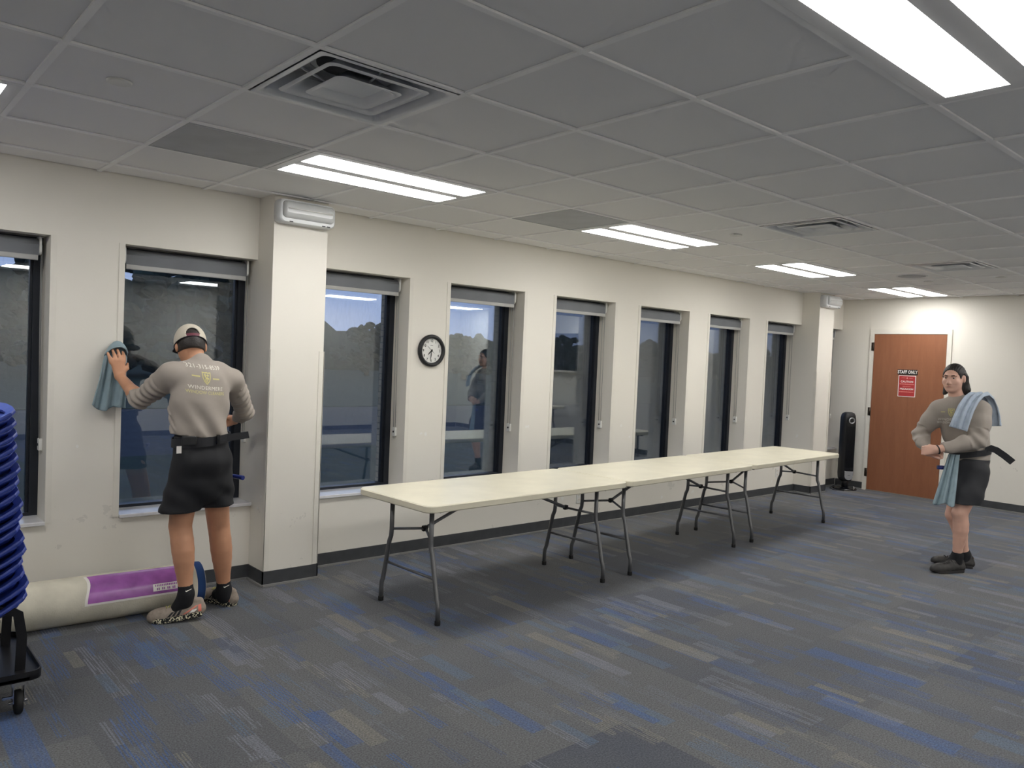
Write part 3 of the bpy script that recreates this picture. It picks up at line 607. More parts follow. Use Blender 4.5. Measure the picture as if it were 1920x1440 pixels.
def outlets():
    for (px, py), l in (((1085, 932), 'small white wall outlet under the first table'), ((1456.5, 886), 'small white wall outlet under the farthest table')):
        p = at(px, py, WALL_Y); t = thing('wall_outlet', l, 'outlet', (p[0], WALL_Y, p[2])); o = (p[0], WALL_Y, p[2])
        M = frame_mat((p[0], WALL_Y, p[2]), (1, 0, 0), (0, 0, 1), (0, -1, 0))
        MB().prism(rrect(-.035, .035, -.057, .057, .006, 3), 0, .006, M, ch=.0015).build('cover_plate', MT['white'], t, o)
        for s in (-1, 1):
            f = MB(); f.prism(rrect(-.017, .017, s*.024-.015, s*.024+.015, .012, 4), .006, .0085, M); q = f.build('socket', MT['trim'], t, o)
            h = MB()
            for dx in (-.006, .006): h.box(p[0]+dx-.001, p[0]+dx+.001, WALL_Y-.0088, WALL_Y-.0083, p[2]+s*.024-.004, p[2]+s*.024+.004)
            h.build('slot', MT['black'], q, o)
outlets()

# ---------------------------------------------------------------- folding tables
def make_table():
    t = thing('folding_table', '', 'table'); L_, D_, H_ = 1.80, .74, .722; th = .043
    MB().prism(rrect(-L_/2, L_/2, -D_/2, D_/2, .06, 7), H_-th, H_, ch=.006).build('tabletop', MT['tabletop'], t)
    MB().prism(rrect(-L_/2+.06, L_/2-.06, -D_/2+.06, D_/2-.06, .04, 5), H_-th-.006, H_-th+.002).build('underside_panel', MT['tabletop'], t)
    for s in (-1, 1):
        xe = s*.745; ww = .29
        for q in (-1, 1):
            m = MB(); y0 = q*.20; y1 = q*ww
            pts = [(xe, y0, H_-th), (xe, y0, .47), (xe, y0+q*.004, .43), (xe, y0+q*.02, .395), (xe, y1-q*.016, .15), (xe, y1-q*.003, .12), (xe, y1, .09), (xe, y1, .02)]
            m.tube(pts, .0145, 10); lg = m.build('leg', MT['tube'], t)
            MB().lathe([(.0165, 0), (.0175, .004), (.0175, .026), (.0165, .028)], 12, Matrix.Translation((xe, y1, 0))).build('foot_cap', MT['rubber'], lg)
        a = .20+(.395-.27)/(.395-.15)*(ww-.216+.0)
        m = MB(); m.tube([(xe, -a, .26), (xe, a, .26)], .009, 8); m.build('lower_bar', MT['tube'], t)
        for q in (-1, 1): MB().tube([(xe, q*.2, .475), (s*.64, q*.012, .50)], .008, 8).build('strut', MT['tube'], t)
        m = MB(); m.tube([(s*.655, 0, .492), (s*.62, 0, .51), (s*.18, 0, H_-th-.008)], .0105, 8); br = m.build('folding_brace', MT['tube'], t)
        MB().prism(rrect(-.017, .017, -.014, .014, .006, 3), .486, .518, Matrix.Translation((s*.64, 0, 0)), ch=.003).build('brace_joint', MT['rubber'], br)
        m = MB(); m.box(s*.18-.03, s*.18+.03, -.05, .05, H_-th-.012, H_-th-.004); m.build('brace_plate', MT['tube'], t)
        m = MB(); m.tube([(xe, -.28, H_-th-.012), (xe, .28, H_-th-.012)], .013, 8); m.build('pivot_bar', MT['tube'], t)
    return t
TAB = [((3.432, 3.925), .036, 'long off-white folding table nearest the camera, end by the near column'), ((5.236, 4.005), .05, 'middle one of the three off-white folding tables in a row'), ((7.045, 4.10), .05, 'farthest of the three off-white folding tables, by the tower fan')]
t0 = make_table()
for n, ((x, y), a, l) in enumerate(TAB):
    o = t0 if n == 0 else copy_tree(t0)
    o.location = (x, y, 0); o.rotation_euler = (0, 0, a); o['label'] = l; o['group'] = 'white folding tables'
o = copy_tree(t0); o.location = (9.95, -.35, 0); o.rotation_euler = (0, 0, math.pi/2); o['label'] = 'white folding table out of view by the board, mirrored in the windows'; o['group'] = 'white folding tables'

# board and leaning table behind the camera, mirrored in the panes
b = thing('wall_board', 'dark wall board with pale tray, seen only mirrored in the window panes', 'board', (DOOR_X, -.35, 1.36))
ob = (DOOR_X, -.35, 1.36); MB().box(DOOR_X-.02, DOOR_X-.001, -1.5, .75, 1.38, 2.08).build('board_panel', MT['board'], b, ob)
m = MB(); m.box(DOOR_X-.026, DOOR_X-.001, -1.54, .79, 2.08, 2.11); m.build('top_rail', MT['trim'], b, ob); MB().box(DOOR_X-.08, DOOR_X-.001, -1.54, .79, 1.345, 1.38).build('tray', MT['trim'], b, ob)

# ---------------------------------------------------------------- tower fan
def tower_fan():
    loc = (10.345, 4.83, 0); t = thing('tower_fan', 'tall black tower fan with silver ring, in the corner left of the door', 'fan', loc, math.radians(145))
    # local: +y is the front
    MB().lathe([(.001, 0), (.15, 0), (.155, .008), (.14, .02), (.06, .035), (.05, .04)], 32).build('base_disc', MT['gloss'], t)
    MB().lathe([(.045, .038), (.042, .09), (.05, .125)], 20).build('neck', MT['black'], t)
    def sec(z, s, front=0): return [(x*s, y*s+.0, z) for x, y in rrect(-.092, .092, -.085, .075, .06, 6)]
    zs = [(.11, .55), (.125, .8), (.16, .95), (.22, 1), (.9, 1), (.96, .98), (1.0, .9), (1.025, .75), (1.038, .45)]
    MB().loft([sec(z, s) for z, s in zs]).build('body', MT['black'], t)
    M = frame_mat((0, .072, 0), (-1, 0, 0), (0, 0, 1), (0, 1, 0))
    MB().prism(rrect(-.066, .066, .15, .99, .06, 7), 0, .009, M, ch=.004).build('front_grille', MT['gloss'], t)
    g = MB()
    for k in range(9): x = -.048+k*.012; g.box(x-.0012, x+.0012, .081, .085, .30, .85)
    tag(g.build('grille_ribs', MT['gloss'], t), kind='stuff')
    cz = .93; MB().lathe([(.030, .0), (.042, .004), (.044, .016), (.034, .02), (.028, .012), (.028, .0)], 28, frame_mat((0, .078, cz), (-1, 0, 0), (0, 0, 1), (0, 1, 0))).build('control_ring', MT['silver'], t)
    MB().lathe([(.028, .0), (.028, .006)], 24, frame_mat((0, .08, cz), (-1, 0, 0), (0, 0, 1), (0, 1, 0))).build('control_panel', MT['gloss'], t)
    poly = [(-.06, .26), (-.052, .25), (.052, .25), (.06, .26), (.06, .20)]+[(.06*math.cos(a), .19+.06*math.sin(a)) for a in [-.1*math.pi*k/1 for k in range(1, 10)]]+[(-.06, .20)]
    pl = MB(); pl.prism(poly[::-1], .006, .013, M, ch=.002); q = pl.build('badge_plate', MT['silver'], t)
    MB().box(-.016, .016, .0848, .0862, .193, .199).build('badge', MT['board'], q)
    c = MB(); c.tube([(.05, -.07, .06), (.12, -.1, .02), (.2, -.02, .006), (.22, .1, .006), (.12, .2, .006)], .004, 6); c.build('power_cord', MT['black'], t)
    MB().tube([(-.05, .13, .012), (-.055, .138, .035), (-.045, .14, .055)], .005, 6).build('cord_tie', MT['white'], t)
tower_fan()

# ---------------------------------------------------------------- stacked blue chairs on a dolly
def chair_stack():
    dl = thing('chair_dolly', 'black steel wheeled dolly under the stack of blue chairs', 'dolly', (.38, 3.98, 0)); o = (.38, 3.98, 0)
    x0, x1, y0, y1, z = .02, .715, 3.70, 4.27, .158
    MB().prism(rrect(x0, x1, y0, y1, .05, 6), z-.012, z).build('deck', MT['steelblk'], dl, o)
    ring = rrect(x0, x1, y0, y1, .05, 6); inn = rrect(x0+.006, x1-.006, y0+.006, y1-.006, .045, 6); m = MB()
    m.loft([[(x, y, z-.016) for x, y in ring], [(x, y, z+.022) for x, y in ring], [(x, y, z+.022) for x, y in inn], [(x, y, z-.016) for x, y in inn], [(x, y, z-.016) for x, y in ring]], cap=False, smooth=False); m.build('deck_rim', MT['steelblk'], dl, o)
    for cx, cy in ((.63, 3.735), (.63, 4.23), (.10, 3.735), (.10, 4.23)):
        f = MB(); f.box(cx-.03, cx+.03, cy-.035, cy+.035, .128, .145); f.box(cx-.022, cx-.018, cy-.02, cy+.02, .05, .13); f.box(cx+.018, cx+.022, cy-.02, cy+.02, .05, .13)
        ca = f.build('caster_fork', MT['chrome'], dl, o)
        W = frame_mat((cx-.015, cy, .05), (0, 1, 0), (0, 0, 1), (1, 0, 0))
        MB().lathe([(.02, 0), (.046, .002), (.05, .008), (.05, .022), (.046, .028), (.02, .03)], 24, W).build('wheel', MT['rubber'], ca, o)
        MB().tube([(cx-.034, cy, .05), (cx+.034, cy, .05)], .006, 8).build('axle', MT['chrome'], ca, o)
        MB().box(cx-.06, cx-.022, cy-.02, cy-.012, .075, .085).build('brake_tab', MT['chrome'], ca, o)
    u = MB(); w = .022
    for yy in (3.80, 4.15):
        pts = [(.645, yy, z), (.65, yy, .30), (.635, yy, .40), (.60, yy, .425), (.50, yy, .42), (.3, yy, .415)]
        rings = []
        for k, p in enumerate(pts):
            a_, b_ = Vector(pts[max(k-1, 0)]), Vector(pts[min(k+1, len(pts)-1)]); tg = (b_-a_).normalized(); sd = Vector((-tg.z, 0, tg.x))*.019; q = Vector(p)
            rings.append([tuple(q+sd+Vector((0, -.004, 0))), tuple(q+sd+Vector((0, .004, 0))), tuple(q-sd+Vector((0, .004, 0))), tuple(q-sd+Vector((0, -.004, 0)))])
        u = MB(); u.loft(rings, smooth=False); u.build('upright_bar', MT['steelblk'], dl, o)
    for bx in (.60,):
        MB().lathe([(.008, z), (.008, z+.004)], 12, Matrix.Translation((bx, 3.75, 0))).build('bolt', MT['chrome'], dl, o)
    # one chair: front edge towards +x
    hw = .225
    prof = [(.262, .008), (.25, .0), (.20, -.004), (.12, -.012), (.0, -.022), (-.12, -.024), (-.19, -.010), (-.225, .04), (-.245, .14), (-.26, .26), (-.272, .36)]
    def shell(u, v):
        # u across (y), v from front lip to top of the back
        y = (u-.5)*2*hw; p = v*(len(prof)-1); i = min(int(p), len(prof)-2); t = p-i
        x = prof[i][0]*(1-t)+prof[i+1][0]*t; zz = prof[i][1]*(1-t)+prof[i+1][1]*t
        e = abs(2*u-1)**4
        if v < .6: zz += (.006-zz)*e*.8
        else: x += .03*e; y *= 1-.12*(v-.6)
        if v < .15: x -= .03*abs(2*u-1)**3
        return (x, y, zz)
    proto = thing('stacking_chair', '', 'chair')
    MB().sheet(shell, 18, 40, .006).build('seat_shell', MT['chair'], proto)
    # rolled rim round the seat edge, with the hollow underside set back below it
    edge = [(-.19, -hw+.01)]+[(x, -hw) for x in (-.1, 0, .1, .17)]+[(.232, -hw+.006), (.252, -hw+.03), (.260, -hw+.1), (.264, 0), (.260, hw-.1), (.252, hw-.03), (.232, hw-.006)]+[(x, hw) for x in (.17, .1, 0, -.1)]+[(-.19, hw-.01)]
    rm = MB(); rings = []
    for k, (x, y) in enumerate(edge):
        n = Vector((x-.02, y*1.4, 0)).normalized(); zz = .008 if x > .1 else .006
        zz += .014*max(0, (x-.16)/.1)**2; rings.append([(x+n.x*.012, y+n.y*.012, zz+.007), (x+n.x*.014, y+n.y*.014, zz), (x+n.x*.012, y+n.y*.012, zz-.008), (x-n.x*.03, y-n.y*.03, zz-.009), (x-n.x*.03, y-n.y*.03, zz+.002)])
    rm.loft(rings, smooth=False); rm.build('seat_rim', MT['chair'], proto)
    sk = MB(); rings = []
    for k, (x, y) in enumerate(edge):
        n = Vector((x-.02, y*1.4, 0)).normalized(); zz = 0; d = .030
        rings.append([(x-n.x*.012, y-n.y*.012, zz-.002), (x-n.x*.040, y-n.y*.040, zz-.018), (x-n.x*.058, y-n.y*.058, zz-d), (x-n.x*.066, y-n.y*.066, zz-d), (x-n.x*.05, y-n.y*.05, zz-.01)])
    sk.loft(rings); sk.build('seat_skirt', MT['chair'], proto)
    for s in (-1, 1):
        lg = MB(); lg.tube([(-.07, s*.12, -.03), (-.07, s*.2, -.036), (-.065, s*.236, -.05), (-.03, s*.246, -.16), (-.028, s*.248, -.18), (-.05, s*.248, -.188), (-.18, s*.248, -.188), (-.2, s*.246, -.17), (-.17, s*.236, -.05), (-.16, s*.2, -.04), (-.15, s*.12, -.034)], .0085, 8); lg.build('sled_leg', MT['chrome'], proto)
    n = 17; zlo, zhi = .355, 1.145
    ordn = ['topmost', 'second', 'third', 'fourth', 'fifth', 'sixth', 'seventh', 'eighth', 'ninth', 'tenth', 'eleventh', 'twelfth', 'thirteenth', 'fourteenth', 'fifteenth', 'sixteenth', 'lowest']
    for k in range(n):
        c = proto if k == 0 else copy_tree(proto); q = k/(n-1)
        c.location = (.430-.062*q+.006*math.sin(k*1.9), 3.985+.005*math.sin(k*2.3), zlo+(zhi-zlo)*q)
        c.rotation_euler = (0, math.radians(-26+3*q), math.radians(2+1.5*math.sin(k*1.7)))
        i = n-1-k; c['label'] = 'blue plastic stacking chair, %s in the tall stack at the left edge' % (ordn[i] if i in (0, n-1) else ordn[i]+' from the top'); c['group'] = 'stacked blue chairs'
chair_stack()

# ---------------------------------------------------------------- rolled rug along the wall
def rug_roll():
    r = .128; a = A(.30, 4.80, r); b_ = A(1.738, 4.746, r); d = (b_-a)/np.linalg.norm(b_-a); s = A(-d[1], d[0], 0)
    t = thing('rolled_rug', 'cream rolled-up rug with purple label lying along the wall', 'rug', tuple(A(a[0], a[1], 0))); o = tuple(A(a[0], a[1], 0)); L_ = np.linalg.norm(b_-a)
    M = frame_mat(a, tuple(s), (0, 0, 1), tuple(d))
    rr = lambda z: r*(1+.006*math.sin(z*9)+.004*math.sin(z*23))
    zs = [0]+list(np.linspace(.01, L_-.05, 30))+[L_-.05]
    MB().lathe([(.03, .0)]+[(rr(z), z) for z in zs]+[(.03, L_-.05)], 40, M).build('rug_back', MT['rug'], t, o)
    MB().lathe([(.03, L_-.051), (r*1.0, L_-.051), (r*1.003, L_-.03), (r*.985, L_-.004), (r*.9, L_), (.03, L_)], 40, M).build('rug_pile_edge', MT['rugblue'], t, o)
    sp = MB(); pts = []
    for k in range(90): an = k*.36; q = .035+.085*k/90; pts.append(tuple(M @ Vector((q*math.cos(an), q*math.sin(an), L_+.001))))
    sp.tube(pts, .004, 6); sp.build('rolled_layers', MT['rug'], t, o)
    def patch(z0, z1, a0, a1, dr, name, mat, par, wav=0):
        p = MB(); ps = []
        for k in range(13):
            an = math.radians(a0+(a1-a0)*k/12); row = []
            for z in np.linspace(z0, z1, 7): R = rr(z)+dr; row.append(tuple(M @ Vector((R*math.cos(an), R*math.sin(an), z+wav*math.sin(k*.4)*.01))))
            ps.append(row)
        p.loft(ps, cap=False, closed=False); return p.build(name, mat, par, o)
    # angle 180 faces the room (-s), 90 is up
    pl = patch(.80, 1.33, 100, 182, .0016, 'label_sheet', MT['paper'], t, 1); patch(.815, 1.32, 100, 177, .0024, 'purple_print', MT['purple'], pl, 1); sm = patch(1.14, 1.31, 152, 170, .0032, 'barcode_sticker', MT['paper'], pl)
    m = MB()
    for k in range(16):
        z = 1.15+k*.0095; an = math.radians(177)
        for an0, an1 in ((154, 159), (162, 168)):
            if (k*7) % 3 == 0 and an0 == 162: continue
            p = [tuple(M @ Vector(((rr(z)+.0036)*math.cos(math.radians(q)), (rr(z)+.0036)*math.sin(math.radians(q)), zz))) for q, zz in ((an0, z), (an0, z+.006), (an1, z+.006), (an1, z))]; m.add(p, [(0, 1, 2, 3)])
    tag(m.build('sticker_print', MT['purple'], sm, o), kind='stuff')
rug_roll()

# ---------------------------------------------------------------- outside at dusk
def outside():
    tag(MB().box(-120, 160, WALL_Y+TH+.2, 14, -.5, -.35).build('ground_lawn', MT['lawn']), kind='structure')
    tag(MB().box(-120, 160, 14, 24, -.5, -.36).build('ground_car_park', MT['asphalt']), kind='structure')
    tag(MB().box(-120, 160, 24, 150, -.5, -.34).build('ground_far_lawn', MT['lawn']), kind='structure')
    rnd = random.Random(8)
    spots = [(2, 56, 7.6), (9.5, 48, 7.0), (15.5, 47, 8.4), (21, 50, 7.4), (33, 55, 4.4), (39, 50, 3.9), (47, 46, 4.3), (55, 50, 4.8), (66, 52, 4.6), (80, 60, 5.6), (92, 56, 5.2), (112, 62, 6), (132, 60, 6)]
    nm = ['behind the leftmost pane', 'left of the cap-wearing man', 'behind the window being washed', 'just right of the near column', 'right part of the window beside the near column', 'left part of the window right of the clock', 'in the pane right of the clock', 'beyond the second window right of the clock', 'beyond the third window right of the clock', 'low behind the third window right of the clock', 'low behind the fourth window right of the clock', 'beyond the window left of the far column', 'far right beyond the far column']
    for k, (x, y, h) in enumerate(spots):
        t = thing('tree', 'dark round tree outside at dusk, %s' % nm[k], 'tree', (x, y, -.34), group='trees outside the windows'); o = (x, y, -.34)
        MB().tube([(x, y, -.34), (x+.1, y, h*.25), (x, y, h*.5)], [.22, .16, .1], 8).build('trunk', MT['bark'], t, o)
        cr = MB(); n = 10
        for q in range(64):
            an, rr_ = rnd.uniform(0, 6.28), rnd.random()**.5; lv = rnd.uniform(.02, .84); sp = h*.62*math.cos(math.pi*.5*lv)**.6*rr_
            cx, cy, cz = x+sp*math.cos(an), y+sp*math.sin(an), h*lv; R = h*rnd.uniform(.055, .12); rings = []
            for a in range(1, 7):
                th = math.pi*a/7; rings.append([(cx+R*math.sin(th)*math.cos(2*math.pi*b/n)*rnd.uniform(.7, 1.25), cy+R*math.sin(th)*math.sin(2*math.pi*b/n)*rnd.uniform(.7, 1.25), cz+R*.8*math.cos(th)*rnd.uniform(.75, 1.2)) for b in range(n)])
            cr.loft(rings, smooth=False)
        cr.build('crown', MT['leaf'], t, o)
outside()
def hedge():
    t = thing('hedge', 'long dark hedge across the lawn beyond the windows', 'hedge', (50, 72, -.34)); rnd = random.Random(3)
    for x0 in range(-60, 170, 23):
        m = MB(); rings = []
        for k in range(24):
            x = x0+k; hh = (7.4 if x < 30 else 7.4-(x-30)*.38 if x < 40 else 3.6)*rnd.uniform(.88, 1.1); rings.append([(x, 72-1.5*rnd.uniform(.8, 1.2), -.34), (x, 72-1.7*rnd.uniform(.8, 1.2), hh*.45), (x, 72-.8*rnd.uniform(.8, 1.2), hh), (x, 72.8, hh*rnd.uniform(.9, 1.05)), (x, 73.5, -.34)])
        m.loft(rings, smooth=False); m.build('hedge_run', MT['leaf'], t, (50, 72, -.34))
hedge()

# ---------------------------------------------------------------- organic surfaces: smooth blends of tapered limbs, meshed on a grid
class Blob:
    def __init__(s, res=.006): s.p = []; s.res = res; s.post = []
    def limb(s, a, b, ra, rb, k=.02, flat=None, sub=False):
        """round cone a->b; flat=(axis, factor) squashes it across axis"""
        s.p.append(('l', A(*a), A(*b), ra, rb, k, flat, sub)); return s
    def chain(s, pts, k=.02, flat=None):
        for (a, ra), (b, rb) in zip(pts[:-1], pts[1:]): s.limb(a, b, ra, rb, k, flat)
        return s
    def ell(s, c, r, R=None, k=.015, sub=False):
        s.p.append(('e', A(*c), A(*r), np.eye(3) if R is None else np.array(R, float), 0, k, None, sub)); return s
    def field(s):
        lo = np.full(3, 1e9); hi = np.full(3, -1e9)
        bb = []
        for q in s.p:
            if q[0] == 'l': m = max(q[3], q[4])/(min(q[6][1], 1) if q[6] and q[6][1] < 1 else 1); m = max(q[3], q[4])*(q[6][1] if q[6] and q[6][1] > 1 else 1); l = np.minimum(q[1], q[2])-m; h = np.maximum(q[1], q[2])+m
            else: m = max(q[2]); l = q[1]-m; h = q[1]+m
            pad = 2.5*q[5]+3*s.res; bb.append((l-pad, h+pad))
            if not q[7]: lo = np.minimum(lo, l); hi = np.maximum(hi, h)
        lo -= 4*s.res; hi += 4*s.res; n = np.ceil((hi-lo)/s.res).astype(int)+1
        ax = [lo[i]+s.res*np.arange(n[i]) for i in range(3)]; F = np.full(n, 1.0, np.float32)
        for q, (l, h) in zip(s.p, bb):
            i0 = np.clip(((l-lo)/s.res).astype(int), 0, n-1); i1 = np.clip(((h-lo)/s.res).astype(int)+2, 1, n)
            if (i1 <= i0).any(): continue
            X = ax[0][i0[0]:i1[0]][:, None, None]; Y = ax[1][i0[1]:i1[1]][None, :, None]; Z = ax[2][i0[2]:i1[2]][None, None, :]
            if q[0] == 'l':
                a, b = q[1], q[2]; d = b-a; L2 = max(d@d, 1e-9)
                t = np.clip(((X-a[0])*d[0]+(Y-a[1])*d[1]+(Z-a[2])*d[2])/L2, 0, 1)
                ex, ey, ez = X-a[0]-t*d[0], Y-a[1]-t*d[1], Z-a[2]-t*d[2]; r = q[3]+(q[4]-q[3])*t
                if q[6]:
                    nn = A(*q[6][0]); nn = nn/np.linalg.norm(nn); f = q[6][1]; w = (ex*nn[0]+ey*nn[1]+ez*nn[2])*(1/f-1)
                    ex, ey, ez = ex+w*nn[0], ey+w*nn[1], ez+w*nn[2]; D = (np.sqrt(ex*ex+ey*ey+ez*ez)-r)*min(f, 1.0)
                else: D = np.sqrt(ex*ex+ey*ey+ez*ez)-r
            else:
                R = q[3]; c = q[1]; rr = q[2]
                u = [((X-c[0])*R[i][0]+(Y-c[1])*R[i][1]+(Z-c[2])*R[i][2])/rr[i] for i in range(3)]
                g = np.sqrt(u[0]**2+u[1]**2+u[2]**2); D = (g-1)*rr.min()*np.maximum(.6, 1)
            D = D.astype(np.float32); sl = F[i0[0]:i1[0], i0[1]:i1[1], i0[2]:i1[2]]; k = q[5]
            if q[7]: D = -D; hh = np.clip(.5-.5*(sl-D)/k, 0, 1); res = sl*(1-hh)+D*hh+k*hh*(1-hh)
            else: hh = np.clip(.5+.5*(sl-D)/k, 0, 1); res = sl*(1-hh)+D*hh-k*hh*(1-hh)
            F[i0[0]:i1[0], i0[1]:i1[1], i0[2]:i1[2]] = res
        G = (ax[0][:, None, None], ax[1][None, :, None], ax[2][None, None, :])
        for fn in s.post: F = fn(*G, F).astype(np.float32)
        return F, lo
    def build(s, name, mat, parent, origin, smooth=2):
        F, lo = s.field(); V, Q = nets(F); V = V*s.res+lo
        for _ in range(smooth): V = relax(V, Q)
        me = bpy.data.meshes.new(name); me.from_pydata((V-A(*origin)).tolist(), [], Q.tolist())
        me.polygons.foreach_set('use_smooth', [True]*len(Q)); me.update()
        o = link(name, me, mat, parent); o['_'] = 0; del o['_']
        return o, V, Q
def nets(F):
    S = F < 0; n = F.shape
    c = np.zeros([k-1 for k in n], np.int8)
    sl = lambda o, m: slice(o, m-1+o)
    for dx in (0, 1):
        for dy in (0, 1):
            for dz in (0, 1): c += S[sl(dx, n[0]), sl(dy, n[1]), sl(dz, n[2])]
    act = (c > 0) & (c < 8); I = np.argwhere(act); idx = np.full(act.shape, -1, np.int64); idx[act] = np.arange(len(I))
    P = np.zeros((len(I), 3)); W = np.zeros(len(I))
    for ax in range(3):
        o1, o2 = [k for k in range(3) if k != ax]
        for a in (0, 1):
            for b in (0, 1):
                q = I.copy(); q[:, o1] += a; q[:, o2] += b; r = q.copy(); r[:, ax] += 1
                fa = F[q[:, 0], q[:, 1], q[:, 2]]; fb = F[r[:, 0], r[:, 1], r[:, 2]]; m = (fa < 0) != (fb < 0)
                t = fa[m]/(fa[m]-fb[m]); p = q[m].astype(float); p[:, ax] += t; P[m] += p; W[m] += 1
    P /= W[:, None]; Q = []
    for ax in range(3):
        o1, o2 = [(1, 2), (2, 0), (0, 1)][ax]
        a = [slice(None)]*3; b = [slice(None)]*3; a[ax] = slice(0, n[ax]-1); b[ax] = slice(1, n[ax])
        sa, sb = S[tuple(a)], S[tuple(b)]; E = np.argwhere(sa != sb); E = E[(E[:, o1] > 0) & (E[:, o2] > 0) & (E[:, o1] < n[o1]-1) & (E[:, o2] < n[o2]-1)]
        flip = sa[E[:, 0], E[:, 1], E[:, 2]]
        def cell(d1, d2): q = E.copy(); q[:, o1] -= d1; q[:, o2] -= d2; return idx[q[:, 0], q[:, 1], q[:, 2]]
        q = np.stack([cell(1, 1), cell(0, 1), cell(0, 0), cell(1, 0)], 1); q[~flip] = q[~flip][:, ::-1]; Q.append(q)
    Q = np.vstack(Q); return P, Q[(Q >= 0).all(1)]
def relax(V, Q, f=.5):
    S = np.zeros_like(V); C = np.zeros(len(V))
    for i in range(4):
        for j in (1, 3): np.add.at(S, Q[:, i], V[Q[:, (i+j) % 4]]); np.add.at(C, Q[:, i], 1)
    return V*(1-f)+f*S/np.maximum(C, 1)[:, None]
def plane_cut(p, n):
    """keep the side opposite to n"""
    n = A(*n)/np.linalg.norm(n); return lambda X, Y, Z, F: np.maximum(F, (X-p[0])*n[0]+(Y-p[1])*n[1]+(Z-p[2])*n[2])
def folds(fn): return lambda X, Y, Z, F: F+fn(X, Y, Z)
def rot_basis(f, up):
    """rows: right, forward, up"""
    f = A(*f)/np.linalg.norm(f); u = A(*up); r = np.cross(f, u); r /= np.linalg.norm(r); u = np.cross(r, f); return np.array([r, f, u])
def lerp(a, b, t): return A(*a)*(1-t)+A(*b)*t
def hand(bl, wrist, knuck, side, palm_n, fingers, thumb, k=.006, rs=.0088):
    """palm slab plus five separately posed fingers; fingers: list of point lists from the knuckle out"""
    w, kn, s = A(*wrist), A(*knuck), A(*side)/np.linalg.norm(side)
    for t in (-1, -.33, .33, 1): bl.limb(w+s*.014*t, kn+s*.030*t, .017, .0125, .012, (palm_n, .82))
    for pts in fingers:
        R = np.linspace(rs*1.08, rs*.78, len(pts))
        for i in range(len(pts)-1): bl.limb(pts[i], pts[i+1], R[i], R[i+1], k)
    bl.chain([(thumb[0], .0145), (thumb[1], .0115), (thumb[2], .009)], .01)

def print_on(name, mat, parent, origin, V, Q, pieces, center, right, up, off=.0015, reach=.3):
    """lay flat lettering on a cloth surface by dropping each point along the print's normal"""
    bv = BVHTree.FromPolygons([tuple(v) for v in V], [tuple(map(int, q)) for q in Q]); n = np.cross(A(*right), A(*up)); n /= np.linalg.norm(n)
    mb = MB()
    for vs, fs in pieces:
        tris = []
        for f in fs:
            for k in range(1, len(f)-1): tris.append([vs[f[0]][:2], vs[f[k]][:2], vs[f[k+1]][:2]])
        for _ in range(3):
            nxt = []
            for a, b, c in tris:
                if max(math.dist(a, b), math.dist(b, c), math.dist(c, a)) < .011: nxt.append([a, b, c]); continue
                ab, bc, ca = [((p[0]+q[0])/2, (p[1]+q[1])/2) for p, q in ((a, b), (b, c), (c, a))]; nxt += [[a, ab, ca], [ab, b, bc], [ca, bc, c], [ab, bc, ca]]
            tris = nxt
        for t in tris:
            out = []
            for x, y in t:
                p = A(*center)+A(*right)*x+A(*up)*y+n*reach/2; h = bv.ray_cast(Vector(p), Vector(-n), reach)
                if h[0] is None: break
                out.append(tuple(np.array(h[0])+n*off))
            if len(out) == 3: mb.add(out, [(0, 1, 2)])
    used = sorted({i for f in mb.f for i in f}); re = {i: j for j, i in enumerate(used)}
    mb.v = [mb.v[i] for i in used]; mb.f = [[re[i] for i in f] for f in mb.f]
    me = bpy.data.meshes.new(name); me.from_pydata([tuple(A(*v)-A(*origin)) for v in mb.v], [], mb.f); me.update()
    return tag(link(name, me, mat, parent), kind='stuff')
def shifted(vf, dx, dy, sx=1.0): return ([(p[0]*sx+dx, p[1]+dy) for p in vf[0]], vf[1])
def bars(spec):
    vs, fs = [], []
    for x0, x1, y, h in spec: o = len(vs); vs += [(x0, y-h), (x1, y-h), (x1, y+h), (x0, y+h)]; fs.append((o, o+1, o+2, o+3))
    return vs, fs
def shield(cx, cy, w, h):
    """crest outline with a rampant figure suggested by curved bands"""
    out = [(-.5, .5), (-.17, .46), (0, .5), (.17, .46), (.5, .5), (.48, .05), (.33, -.25), (0, -.52), (-.33, -.25), (-.48, .05)]; inn = [(x*.8, y*.82) for x, y in out]; n = len(out)
    vs = [(cx+x*w, cy+y*h) for x, y in out+inn]; fs = [(i, (i+1) % n, n+(i+1) % n, n+i) for i in range(n)]
    for pts in ([(-.3, .3), (-.12, .36), (-.05, .1), (-.2, .05)], [(-.05, .25), (.16, .34), (.3, .22), (.1, .12)], [(-.18, .04), (.1, .12), (.16, -.06), (-.1, -.1)], [(.1, .05), (.28, .02), (.26, -.12), (.12, -.05)], [(-.26, -.08), (-.1, -.1), (-.02, -.34), (-.12, -.3)], [(.02, -.1), (.14, -.08), (.1, -.3), (.02, -.36)]):
        o = len(vs); vs += [(cx+x*w, cy+y*h) for x, y in pts]; fs.append(tuple(range(o, o+len(pts))))
    return vs, fs
def strap(path, normals, w, th, ups=None):
    """flat webbing along a path; width across 'ups'"""
    m = MB(); rings = []
    for p, n, u in zip(path, normals, ups):
        p, n, u = A(*p), A(*n)/np.linalg.norm(n), A(*u)/np.linalg.norm(u)
        rings.append([tuple(p+u*w/2), tuple(p+u*w/2+n*th), tuple(p-u*w/2+n*th), tuple(p-u*w/2)])
    return m.loft(rings, smooth=False)

